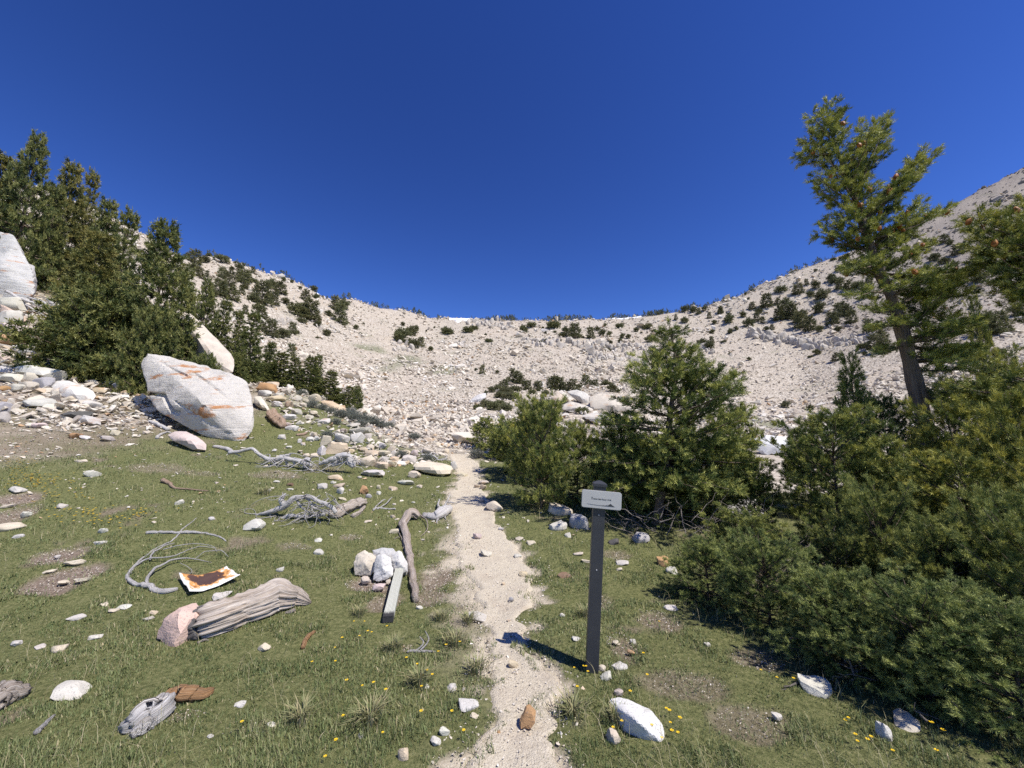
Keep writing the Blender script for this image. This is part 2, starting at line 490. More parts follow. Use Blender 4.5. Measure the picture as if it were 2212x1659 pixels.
def ground_mat():
    m, b = new_mat('alpine_ground')
    P = b.pos()
    veg = b.attr('veg'); soil = b.attr('soil'); dist = b.attr('far')
    # turf between the blades
    tn = b.math('ADD', b.math('MULTIPLY', b.noise(P, 30, 4, .7), .5), b.math('MULTIPLY', b.noise(P, 170, 3, .8), .5))
    turf = b.ramp(tn, [(.34, (.045, .048, .02)), (.47, (.115, .125, .048)), (.56, (.19, .19, .08)), (.68, (.32, .28, .16))])
    # bare soil with grit
    sn = b.noise(P, 45, 4, .75)
    dirt = b.ramp(sn, [(.3, (.10, .07, .05)), (.48, (.215, .165, .125)), (.62, (.31, .25, .20)), (.74, (.52, .46, .39))])
    # scree: stones too small to build
    vo = b.n('TexVoronoi', feature='F1'); vo.inputs['Scale'].default_value = 2.0
    b.l(P, vo.inputs['Vector'])
    vo2 = b.n('TexVoronoi', feature='F1'); vo2.inputs['Scale'].default_value = 6.5
    b.l(P, vo2.inputs['Vector'])
    big = b.noise(P, .035, 4, .6)
    cell = b.n('SeparateColor'); b.l(vo.outputs['Color'], cell.inputs[0])
    cell2 = b.n('SeparateColor'); b.l(vo2.outputs['Color'], cell2.inputs[0])
    sc = b.ramp(b.math('ADD', b.math('MULTIPLY', cell.outputs[0], .6), b.math('MULTIPLY', cell2.outputs[0], .4)),
                [(.1, (.36, .31, .25)), (.4, (.50, .435, .35)), (.65, (.58, .515, .425)), (.9, (.66, .61, .53))])
    gap = b.mapr(vo.outputs['Distance'], .36, .66, 0, .65)
    sc = b.mix(gap, sc, (.19, .16, .125))  # dirt and shade in the gaps between stones, put into the colour
    sc = b.mix(b.mapr(big, .42, .66, 0, .4), sc, (.46, .385, .31))
    sc = b.mix(b.math('MULTIPLY', b.attr('dark'), .75), sc, (.20, .175, .16))
    sc = b.mix(b.math('MULTIPLY', b.mapr(b.noise(P, .11, 3, .6), .60, .72), .35), sc, (.13, .145, .07))
    sc = b.mix(b.math('MULTIPLY', b.attr('tint'), .6), sc, (.10, .125, .05))
    c = b.mix(veg, sc, turf)
    c = b.mix(soil, c, dirt)
    gn = b.noise(P, 110, 3, .75)
    gr = b.ramp(gn, [(.3, (.32, .265, .20)), (.48, (.53, .46, .355)), (.65, (.62, .55, .44)), (.8, (.70, .65, .55))])
    c = b.mix(b.attr('grit'), c, gr)
    h = b.math('ADD', b.math('MULTIPLY', tn, .25), b.math('MULTIPLY', b.math('SUBTRACT', 1.0, vo.outputs['Distance']), b.mapr(dist, 0, 1, .15, 2.4)))
    h = b.math('ADD', h, b.math('MULTIPLY', b.math('SUBTRACT', 1.0, vo2.outputs['Distance']), .25))
    b.out(c, .95, b.bump(h, .7, .12), .1)
    return m
M['ground'] = ground_mat()

def trail_mat():
    m, b = new_mat('trail_gravel')
    P = b.pos()
    n1 = b.noise(P, 110, 3, .75); n2 = b.noise(P, 4, 4, .6); n3 = b.noise(P, 26, 3, .7)
    c = b.ramp(n1, [(.3, (.34, .285, .215)), (.48, (.55, .48, .37)), (.65, (.63, .56, .45)), (.8, (.70, .65, .55))])
    c = b.mix(b.mapr(n2, .5, .72, 0, .5), c, (.42, .34, .26))
    h = b.math('ADD', b.math('MULTIPLY', n1, .6), n3)
    b.out(c, .95, b.bump(h, .9, .02), .1)
    return m
M['trail'] = trail_mat()

def plain(name, col, rough=.6, spec=.4, noise=.0, nscale=30):
    m, b = new_mat(name)
    if noise:
        n = b.noise(b.pos(), nscale, 4, .65)
        c = b.mix(b.mapr(n, .35, .7, 0, noise), col, tuple(min(1, q * .55 + .03) for q in col))
        b.out(c, rough, b.bump(n, .15, .003), spec)
    else:
        b.out(col, rough, None, spec)
    return m
M['post'] = plain('dark_recycled_plastic', (.030, .032, .038), .5, .45, .5, 14)
M['plate'] = plain('pale_sign_panel', (.44, .435, .415), .55, .4, .18, 9)
M['ink'] = plain('sign_ink', (.045, .047, .05), .6, .3)
M['steel'] = plain('screw_steel', (.55, .56, .58), .35, .6)
M['snow'] = plain('old_snow', (.86, .87, .89), .7, .2, .15, 2)
M['petal'] = plain('yellow_petals', (.80, .52, .02), .5, .3)
M['leafg'] = plain('flower_stalk', (.075, .11, .03), .6, .3)
M['bird'] = plain('dark_feathers', (.03, .03, .03), .8, .2)

def rust_mat():
    m, b = new_mat('rusted_enamel')
    g = b.attr('grain', 'Vector')
    sep = b.n('SeparateXYZ'); b.l(g, sep.inputs[0])
    n1 = b.noise(b.vscale(g, (5.0, 2.0, 1)), 1.0, 4, .7); n2 = b.noise(g, 14, 4, .7)
    u = b.math('ABSOLUTE', b.math('SUBTRACT', sep.outputs[0], .50)); v = b.math('ABSOLUTE', b.math('SUBTRACT', sep.outputs[1], .62))
    d = b.math('ADD', b.math('MAXIMUM', b.math('MULTIPLY', u, 1.7), b.math('MULTIPLY', v, 1.6)), b.math('MULTIPLY', b.math('SUBTRACT', n1, .5), 1.3))
    d = b.math('ADD', d, b.math('MULTIPLY', b.math('SUBTRACT', n2, .5), .35))
    c = b.ramp(d, [(.40, (.085, .047, .036)), (.50, (.13, .06, .035)), (.53, (.52, .23, .06)), (.66, (.66, .36, .13)), (.72, (.72, .66, .58)), (1, (.76, .74, .71))])
    b.out(c, .6, b.bump(n2, .3, .004), .4)
    return m
M['rust'] = rust_mat()

def plank_mat():
    m, b = new_mat('grooved_grey_post')
    g = b.attr('grain', 'Vector')
    sep = b.n('SeparateXYZ'); b.l(g, sep.inputs[0])
    n = b.noise(b.vscale(g, (1, 20, .2)), 2.0, 3, .6); n2 = b.noise(g, 9, 4, .7)
    c = b.ramp(n, [(.3, (.40, .40, .33)), (.6, (.58, .575, .50)), (.8, (.66, .655, .60))])
    endm = b.math('ADD', b.math('ABSOLUTE', b.math('SUBTRACT', sep.outputs[0], .5)), b.math('MULTIPLY', b.math('SUBTRACT', n2, .5), .10))
    c = b.mix(b.mapr(endm, .425, .465), c, (.05, .048, .048))
    b.out(c, .75, b.bump(n2, .25, .003), .3)
    return m
M['plank'] = plank_mat()

# ================================================================ THE SETTING
rng0 = np.random.default_rng(7)
# ---- trail edges, from the photo, laid on the ground
_TR = [(985, 1240, 1900), (1000, 1225, 1760), (1018, 1212, 1659), (1062, 1208, 1560), (1062, 1212, 1500), (1045, 1178, 1430), (1044, 1128, 1385), (1046, 1132, 1335),
       (1034, 1168, 1275), (1012, 1162, 1245), (992, 1138, 1210), (984, 1112, 1172), (984, 1072, 1132), (966, 1064, 1100), (972, 1048, 1060), (990, 1040, 1030), (976, 1036, 1000), (966, 1008, 980)]
_tl = np.array([at(a, y) for a, b, y in _TR]); _trr = np.array([at(b, y) for a, b, y in _TR])
_ty = (_tl[:, 1] + _trr[:, 1]) / 2
_ty = np.maximum.accumulate(_ty + np.arange(len(_ty)) * 1e-4)
TR_Y0, TR_Y1 = -3.0, float(_ty[-1])
def trail_edges(y):
    y = np.asarray(y, float)
    xl = np.interp(y, _ty, _tl[:, 0]); xr = np.interp(y, _ty, _trr[:, 0])
    j = 0.11 * fbm(y * 2.3, 0 * y + 1.5, 61, 3) + .06 * fbm(y * 9, 0 * y, 62, 2)
    k = 0.11 * fbm(y * 2.1, 0 * y + 7.5, 63, 3) + .06 * fbm(y * 9, 0 * y + 3, 64, 2)
    return xl + j, xr + k
def grit_mask(x, y):                            # gravel kicked out over the trail's edge
    ti = trail_in(x, y)
    n = fbm(x * 4.2, y * 4.2, 76, 4)
    g = (1 - sstep(-.02, .10, -ti + .05 + .32 * n)) * (y < TR_Y1 + 1)
    wide = np.exp(-((y - 4.9) / 1.3) ** 2) * (x < np.interp(y, _ty, _tl[:, 0]) + .2)
    g = np.maximum(g, wide * (1 - sstep(.10, .34, -ti + .5 * n)))
    return np.clip(g, 0, 1)
def trail_in(x, y):
    """metres inside the trail (negative outside)"""
    xl, xr = trail_edges(y)
    d = np.minimum(x - xl, xr - x)
    return np.where(y > TR_Y1, -(y - TR_Y1) - .02, d)

# ---- bare soil patches: (px, py, half width px, half height px, strength)
_SOIL = [(130, 1200, 62, 26, 1), (125, 1255, 72, 42, 1), (25, 1080, 55, 22, 1), (15, 1115, 45, 40, .9), (800, 1262, 62, 22, 1), (835, 1300, 45, 22, .8),
         (945, 1245, 55, 40, .9), (930, 1290, 45, 30, .8), (1000, 1180, 45, 30, .8), (1000, 1330, 40, 40, .6), (1345, 1395, 40, 34, .8), (1420, 1340, 50, 30, .8), (1490, 1480, 95, 36, .6),
         (1330, 1200, 40, 12, .6), (1620, 1560, 80, 40, .6), (590, 1025, 60, 12, .6), (640, 1180, 40, 8, .5), (760, 1160, 30, 8, .7), (540, 1575, 70, 25, .4), (390, 1545, 60, 22, .5),
         (1300, 1300, 25, 18, .5), (700, 1010, 50, 12, .4), (330, 1010, 80, 14, .5), (1640, 1430, 60, 30, .7), (1080, 1480, 20, 20, .4), (880, 1400, 18, 10, .4), (200, 950, 120, 18, .7), (420, 1020, 60, 8, .4)]
_SW = []
for (px, py, hw, hh, st) in _SOIL:
    c = at(px, py); a = at(px, py - hh); b_ = at(px, py + hh)
    _SW.append((c[0], (a[1] + b_[1]) / 2, .85 * hw / FPX * adepth(c), .85 * max(.05, (a[1] - b_[1]) / 2), st))
_VC = [-300, 0, 150, 300, 450, 600, 700, 750, 850, 960, 1106, 1300, 1500, 1900, 2300]
_VY = [7.6, 8.8, 10.0, 11.8, 14.5, 18.0, 18.0, 17.0, 15.5, 14.0, 14.5, 15.0, 13.0, 11.0, 10.0]
def soil_mask(x, y):
    m = np.zeros_like(np.asarray(x, float))
    wob = .75 * fbm(x * 2.4, y * 2.4, 71, 4)
    for (cx, cy, rx, ry, st) in _SW:
        d = np.sqrt(((x - cx) / rx) ** 2 + ((y - cy) / ry) ** 2) + wob
        m = np.maximum(m, st * (1 - sstep(.75, 1.15, d)))
    n = fbm(x * 1.7 + 5, y * 1.7, 72, 4)
    m = np.maximum(m, .7 * sstep(.46, .62, n) * (y < 20))
    px = CX + FPX * np.clip(x / np.maximum(y, 1.5), -2, 2)
    ym = np.interp(px, _VC, _VY)
    m = np.maximum(m, (1 - sstep(520, 640, px)) * sstep(.75, .95, y / ym + .2 * fbm(x * .7, y * .7, 75, 3)) * (1 - sstep(26, 34, y)) * .6)
    ti = trail_in(x, y)
    return np.maximum(m, .9 * grit_mask(x, y) * (ti < .06))

def veg_mask(x, y):
    px = CX + FPX * np.clip(x / np.maximum(y, 1.5), -2, 2)
    ym = np.interp(px, _VC, _VY)
    w = fbm(x * .5, y * .5, 81, 4) * .22
    v = 1 - sstep(.82, 1.05, y / ym + w)
    hill = (px < 560) * sstep(.9, 1.1, y / ym) * (1 - sstep(28, 36, y)) * sstep(-.2, .2, fbm(x * .8, y * .8, 83, 4))
    return np.clip(np.maximum(v, .75 * hill), 0, 1)
def dark_mask(x, y):                            # older, darker rock high on the right mountain
    px = CX + FPX * x / np.maximum(y, 1.5)
    d = sstep(1720, 2120, px) * sstep(70, 150, y) * (.85 + .5 * fbm(x * .02, y * .02, 44, 3))
    return np.clip(d, 0, 1)
def tint_mask(x, y):                            # thin green turf on the far talus
    m = 0
    for (cx, cy, rx, ry) in _TW:
        m = np.maximum(m, 1 - sstep(.4, 1.1, np.sqrt(((x - cx) / rx) ** 2 + ((y - cy) / ry) ** 2) + .5 * fbm(x * .15, y * .15, 91, 3)))
    return m
_TW = []
for (px, py, hw, hh) in [(870, 780, 45, 26), (800, 755, 40, 12), (1500, 830, 60, 20), (1690, 925, 60, 16), (1380, 835, 40, 14), (960, 800, 40, 14)]:
    c = at(px, py); a = at(px, py - hh); b_ = at(px, py + hh)
    _TW.append((c[0], c[1], hw / FPX * adepth(c), max(2.0, (a[1] - b_[1]) / 2)))

# ---- the ground: one sheet from behind the camera to beyond the skyline
def build_ground():
    yr = np.concatenate([np.linspace(-40, 0.4, 12), np.exp(np.linspace(math.log(.6), math.log(520), 370))])
    s = np.linspace(-1, 1, 351)
    s = np.sign(s) * np.abs(s) ** 1.0
    hw = np.where(yr < 4, 9.2, 2.3 * yr)
    X = s[None, :] * hw[:, None]; Y = np.repeat(yr[:, None], len(s), 1)
    z = ground(X.ravel(), Y.ravel()).reshape(X.shape)
    ti = trail_in(X.ravel(), Y.ravel()).reshape(X.shape)
    z = z - 0.035 * sstep(0.0, .05, ti)
    so = soil_mask(X.ravel(), Y.ravel()).reshape(X.shape)
    z = z - 0.025 * so * (Y < 20)
    n, k = X.shape
    idx = np.arange(n * k).reshape(n, k)
    a, b, c, d = idx[:-1, :-1], idx[:-1, 1:], idx[1:, 1:], idx[1:, :-1]
    F = np.concatenate([np.stack([a, b, c], -1).reshape(-1, 3), np.stack([a, c, d], -1).reshape(-1, 3)])
    g = Geo(); g.add(np.stack([X, Y, z], -1).reshape(-1, 3), F)
    me = g.mesh('ground', M['ground'], smooth=True, attr=False)
    for nm, v in (('veg', veg_mask(X.ravel(), Y.ravel())), ('soil', so.ravel()), ('far', sstep(15, 60, Y.ravel())), ('tint', tint_mask(X.ravel(), Y.ravel())), ('dark', dark_mask(X.ravel(), Y.ravel())), ('grit', grit_mask(X.ravel(), Y.ravel()))):
        q = me.attributes.new(nm, 'FLOAT', 'POINT'); q.data.foreach_set('value', np.asarray(v, np.float32))
    o = link('ground', me); tag(o, 'alpine meadow floor rising into a pale talus bowl', None, None, 'structure')
build_ground()

def build_trail():
    ys = np.concatenate([np.linspace(TR_Y0, 1.0, 8), np.exp(np.linspace(math.log(1.05), math.log(TR_Y1 + .4), 260))])
    xl, xr = trail_edges(ys)
    s = np.linspace(0, 1, 25)
    X = (xl - .03)[:, None] + (xr - xl + .06)[:, None] * s[None, :]
    Y = np.repeat(ys[:, None], len(s), 1)
    z = ground(X.ravel(), Y.ravel()).reshape(X.shape)
    e = np.minimum(s, 1 - s)[None, :] * (xr - xl + .06)[:, None]
    z = z - .045 * (1 - sstep(.0, .06, e)) - .012 * sstep(.05, .25, e) + .006 * fbm(X * 9, Y * 9, 55, 3) + .002
    z = z - .05 * sstep(TR_Y1 - .1, TR_Y1 + .3, Y)
    n, k = X.shape
    idx = np.arange(n * k).reshape(n, k)
    a, b, c, d = idx[:-1, :-1], idx[:-1, 1:], idx[1:, 1:], idx[1:, :-1]
    F = np.concatenate([np.stack([a, b, c], -1).reshape(-1, 3), np.stack([a, c, d], -1).reshape(-1, 3)])
    g = Geo(); g.add(np.stack([X, Y, z], -1).reshape(-1, 3), F)
    o = link('trail', g.mesh('trail', M['trail'], smooth=True, attr=False))
    tag(o, 'pale gravel footpath winding up through the grass', None, None, 'structure')
build_trail()

# ---- snow patches under the skyline
def snow_patch(px0, px1, thick, label):
    t = np.linspace(0, 1, 26)
    g = Geo(); V = []
    for i, u in enumerate(t):
        px = px0 + (px1 - px0) * u
        yr = float(np.interp(px, _cols, RIDGE)) * .985
        w = thick * math.sin(math.pi * min(max(u, .02), .98)) ** .6 * (1 + .25 * math.sin(u * 17))
        tt = (px - CX) / FPX
        for j in range(6):
            q = j / 5
            Y = yr - w * q
            X = tt * Y * 1.02
            V.append((X, Y, float(ground(X, Y)) + .9 * (math.sin(math.pi * q) ** .5) - .25))
    idx = np.arange(26 * 6).reshape(26, 6)
    a, b, c, d = idx[:-1, :-1], idx[1:, :-1], idx[1:, 1:], idx[:-1, 1:]
    F = np.concatenate([np.stack([a, d, c], -1).reshape(-1, 3), np.stack([a, c, b], -1).reshape(-1, 3)])
    g.add(V, F)
    o = link('snow_patch', g.mesh('snow_patch', M['snow'], smooth=True, attr=False))
    tag(o, label, 'snow', 'snow patches under the skyline')
snow_patch(962, 1018, 11, 'bright snow patch at the lowest dip of the skyline')
snow_patch(1310, 1390, 3.5, 'long thin snow strip on the skyline right of the dip')
snow_patch(655, 700, 6, 'small snow patch high on the left ridge')

# ---- rock shapes
def ico(sub):
    bm = bmesh.new(); bmesh.ops.create_icosphere(bm, subdivisions=sub, radius=1.0)
    V = np.array([v.co[:] for v in bm.verts]); F = np.array([[v.index for v in f.verts] for f in bm.faces])
    bm.free(); return V, F
ICO = {k: ico(k) for k in (1, 2, 3, 4, 5, 6)}

def soft_poly(D, N, d, k):
    q = np.maximum(D @ N.T, 0) / d[None, :]
    return (q ** k).sum(1) ** (-1.0 / k)

def rock_shape(seed, sub=3, planes=13, k=18, rough=.05, blocky=.5):
    r = np.random.default_rng(seed)
    N = unit(r.normal(size=(planes, 3)))
    d = r.uniform(.62, 1.0, planes)
    if blocky:
        ax = np.array([[1, 0, 0], [-1, 0, 0], [0, 1, 0], [0, -1, 0], [0, 0, 1], [0, 0, -1]], float) + r.normal(size=(6, 3)) * .22
        N = np.concatenate([N, unit(ax)]); d = np.concatenate([d, r.uniform(.62, .9, 6)])
    D, F = ICO[sub]
    rad = soft_poly(D, N, d, k)
    V = D * rad[:, None]
    V = V * (1 + rough * noise3(V * 2.2 + seed, seed, 3)[:, None] + .4 * rough * noise3(V * 7 + seed, seed + 2, 2)[:, None])
    V = V / np.abs(V).max(0)[None, :]
    return V, F

def hull_planes(pts):
    bm = bmesh.new()
    for p in pts: bm.verts.new(p)
    bmesh.ops.convex_hull(bm, input=bm.verts)
    bm.normal_update()
    N = []; d = []
    for f in bm.faces:
        n = np.array(f.normal[:]); N.append(n); d.append(float(np.dot(n, np.array(f.verts[0].co[:]))))
    bm.free()
    N = np.array(N); d = np.array(d)
    if (d < 0).mean() > .5: N = -N; d = -d
    ok = d > 1e-4
    return N[ok], d[ok]

# ---- talus: stones past the countable ones, one mass of real stones
def small_rock_templates(n, pts, seed):
    r = np.random.default_rng(seed); out = []
    for i in range(n):
        P = unit(r.normal(size=(pts, 3))) * r.uniform(.75, 1.0, (pts, 1)) * np.array([1, r.uniform(.6, .95), r.uniform(.35, .7)])
        bm = bmesh.new()
        for p in P: bm.verts.new(p)
        res = bmesh.ops.convex_hull(bm, input=bm.verts)
        bmesh.ops.delete(bm, geom=[v for v in bm.verts if not v.link_faces], context='VERTS')
        bmesh.ops.recalc_face_normals(bm, faces=bm.faces)
        bm.verts.index_update()
        V = np.array([v.co[:] for v in bm.verts]); F = np.array([[v.index for v in f.verts] for f in bm.faces])
        bm.free(); out.append((V, F))
    return out
SMALL = small_rock_templates(14, 9, 5)

def rot_mats(r, n, tilt):
    a = r.uniform(0, 2 * math.pi, n); tx = r.normal(0, tilt, n); ty = r.normal(0, tilt, n)
    ca, sa = np.cos(a), np.sin(a); o = np.zeros(n); i = np.ones(n)
    Rz = np.stack([np.stack([ca, -sa, o], -1), np.stack([sa, ca, o], -1), np.stack([o, o, i], -1)], 1)
    cx, sx = np.cos(tx), np.sin(tx)
    Rx = np.stack([np.stack([i, o, o], -1), np.stack([o, cx, -sx], -1), np.stack([o, sx, cx], -1)], 1)
    cy, sy = np.cos(ty), np.sin(ty)
    Ry = np.stack([np.stack([cy, o, sy], -1), np.stack([o, i, o], -1), np.stack([-sy, o, cy], -1)], 1)
    return Rx @ Ry @ Rz

def stones(g, r, X, Y, size, tilt=.35, sink=.25, var=None, flat=1.0):
    n = len(X)
    Z = ground(X, Y)
    R = rot_mats(r, n, tilt)
    which = r.integers(0, len(SMALL), n)
    var = np.clip(r.normal(.55, .2, n), 0, 1) if var is None else var
    asp = np.stack([r.uniform(.8, 1.35, n), r.uniform(.75, 1.1, n), r.uniform(.7, 1.2, n) * flat], -1)
    for w in range(len(SMALL)):
        m = np.where(which == w)[0]
        if not len(m): continue
        V, F = SMALL[w]
        Q = V[None] * asp[m][:, None, :]
        Q = np.einsum('nij,nkj->nki', R[m], Q) * size[m][:, None, None]
        Q = Q + np.stack([X[m], Y[m], Z[m] + size[m] * (.45 - sink) * flat], -1)[:, None, :]
        FF = (F[None] + (np.arange(len(m)) * len(V))[:, None, None]).reshape(-1, 3)
        g.add(Q.reshape(-1, 3), FF, np.repeat(var[m], len(V)))

def in_view(X, Y, lo=-160, hi=2380):
    px = CX + FPX * X / Y
    return (px > lo) & (px < hi)

def build_talus():
    r = np.random.default_rng(11)
    g = Geo()
    # far bowl
    n = 50000
    t = r.uniform(-1.7, 1.65, n); Y = np.exp(r.uniform(math.log(17), math.log(262), n)); X = t * Y
    ry = ridge_y(X, Y)
    keep = (Y < ry * 1.0) & (veg_mask(X, Y) < .35 + .3 * r.random(n))
    keep &= ~((CX + FPX * t > 1420) & (Y < 32))
    X, Y = X[keep], Y[keep]
    size = Y * r.uniform(.0016, .0054, len(X)) * (1 + 1.5 * (r.random(len(X)) < .04)) + r.exponential(.06, len(X))
    lobes = fbm(X / Y * 14 + .3 * fbm(X * .03, Y * .03, 35, 2), np.log(Y) * 2.2, 34, 3)        # debris fans running downslope
    coarse = fbm(X * .06, Y * .06, 36, 3)
    size = size * np.clip(1 + .9 * coarse + .5 * lobes, .5, 2.2)
    hue = .57 + .18 * fbm(X * .02, Y * .02, 33, 3) + .22 * lobes + r.normal(0, .11, len(X)) - .55 * dark_mask(X, Y)
    rust = r.random(len(X)) < .03
    hue[rust] = r.uniform(.86, 1, rust.sum())
    stones(g, r, X, Y, size, .4, .12, np.clip(hue, 0, 1), 1.15)
    # rubble tongue beyond the end of the trail
    n = 3000
    px = r.uniform(770, 1045, n); py = r.uniform(868, 972, n)
    P = np.array([at(a, b) for a, b in zip(px[:900], py[:900])])
    P = np.concatenate([P + r.normal(0, .25, P.shape) for _ in range(4)])
    ok = (P[:, 1] > 15.2)
    P = P[ok]
    sz = P[:, 1] * r.uniform(.004, .0105, len(P))
    v = np.clip(r.normal(.5, .2, len(P)), 0, 1); q = r.random(len(P)); v[q < .12] = r.uniform(.86, 1, (q < .12).sum()); v[q > .9] = r.uniform(0, .15, (q > .9).sum())
    stones(g, r, P[:, 0], P[:, 1], sz, .45, .15, v)
    o = link('talus_stones', g.mesh('talus_stones', M['talus'], smooth=False))
    tag(o, 'countless pale talus stones covering the bowl and headwall', None, None, 'stuff')
    # small stones of the left hillside and among the meadow
    g = Geo()
    n = 16000
    t = r.uniform(-1.75, .2, n); Y = np.exp(r.uniform(math.log(5.5), math.log(34), n)); X = t * Y
    vm = veg_mask(X, Y)
    keep = (r.random(n) > .06 + .90 * vm) | ((r.random(n) < .05) & (Y > 6))
    keep &= trail_in(X, Y) < -.05
    X, Y = X[keep], Y[keep]
    size = Y * np.minimum(r.uniform(.0016, .0050, len(X)) + r.exponential(.0016, len(X)), .012)
    v = np.clip(r.normal(.58, .17, len(X)), 0, 1); q = r.random(len(X)); v[q < .1] = r.uniform(.88, 1, (q < .1).sum())
    stones(g, r, X, Y, size, .3, .3, v, .75)
    # angular blocks heaped on the left bank and in the rubble band
    def heap(n, poly, lo, hi, pw=2.0):
        poly = np.array(poly, float); c0, c1 = poly.min(0), poly.max(0); P = []
        while len(P) < n:
            a = c0 + (c1 - c0) * r.random(2)
            ins = False; k = len(poly)
            for i in range(k):
                x1, y1 = poly[i]; x2, y2 = poly[(i + 1) % k]
                if (y1 > a[1]) != (y2 > a[1]) and a[0] < (x2 - x1) * (a[1] - y1) / (y2 - y1) + x1: ins = not ins
            if ins: P.append(at(*a))
        P = np.array(P)
        sz = (lo + (hi - lo) * r.random(n) ** pw) * .5 / FPX * P[:, 1]
        v = np.clip(r.normal(.60, .14, n), 0, .84); qq = r.random(n); v[qq < .07] = r.uniform(.88, 1, (qq < .07).sum()); v[qq > .9] = r.uniform(.05, .3, (qq > .9).sum())
        stones(g, r, P[:, 0], P[:, 1], sz, .4, .12, v, .95)
    heap(1250, [(-60, 560), (90, 640), (150, 760), (330, 800), (330, 900), (180, 920), (-60, 930)], 8, 34)
    heap(420, [(330, 830), (400, 920), (300, 945), (120, 930), (60, 900)], 5, 20)
    heap(420, [(555, 830), (640, 830), (760, 890), (960, 975), (900, 1010), (760, 1000), (700, 960), (600, 900)], 6, 20)
    heap(160, [(720, 930), (960, 975), (950, 1010), (760, 1010)], 8, 24)
    o = link('slope_stones', g.mesh('slope_stones', M['talus'], smooth=False))
    tag(o, 'small loose stones strewn over the left hillside', None, None, 'stuff')
    # gravel of the trail and of the bare patches
    g = Geo()
    n = 8500
    Y = np.exp(r.uniform(math.log(1.5), math.log(TR_Y1 - .1), n))
    xl, xr = trail_edges(Y)
    u = r.uniform(-.45, 1.30, n)
    X = xl + (xr - xl) * u
    edge = (u < .12) | (u > .88)
    keep = r.random(n) < np.where(edge, .30, .34)
    X, Y, edge = X[keep], Y[keep], edge[keep]
    size = .0035 + Y * r.uniform(.0003, .0011, len(X)) + np.where(edge, .8, .45) * r.exponential(.004, len(X))
    size = np.minimum(size, .035)
    stones(g, r, X, Y, size, .4, .35, np.clip(r.normal(.58, .18, len(X)), 0, .9), .8)
    for (cx, cy, rx, ry, st) in _SW:
        m = int(260 * st * min(1.5, rx * ry * 8 + .3))
        a = r.uniform(0, 2 * math.pi, m); q = np.sqrt(r.random(m))
        X = cx + rx * q * np.cos(a); Y = cy + ry * q * np.sin(a)
        size = .003 + Y * r.uniform(.0004, .0016, m)
        stones(g, r, X, Y, size, .4, .35, np.clip(r.normal(.5, .2, m), 0, 1), .7)
    o = link('trail_pebbles', g.mesh('trail_pebbles', M['talus'], smooth=False))
    tag(o, 'loose gravel and pebbles on trail and bare soil', None, None, 'stuff')
build_talus()

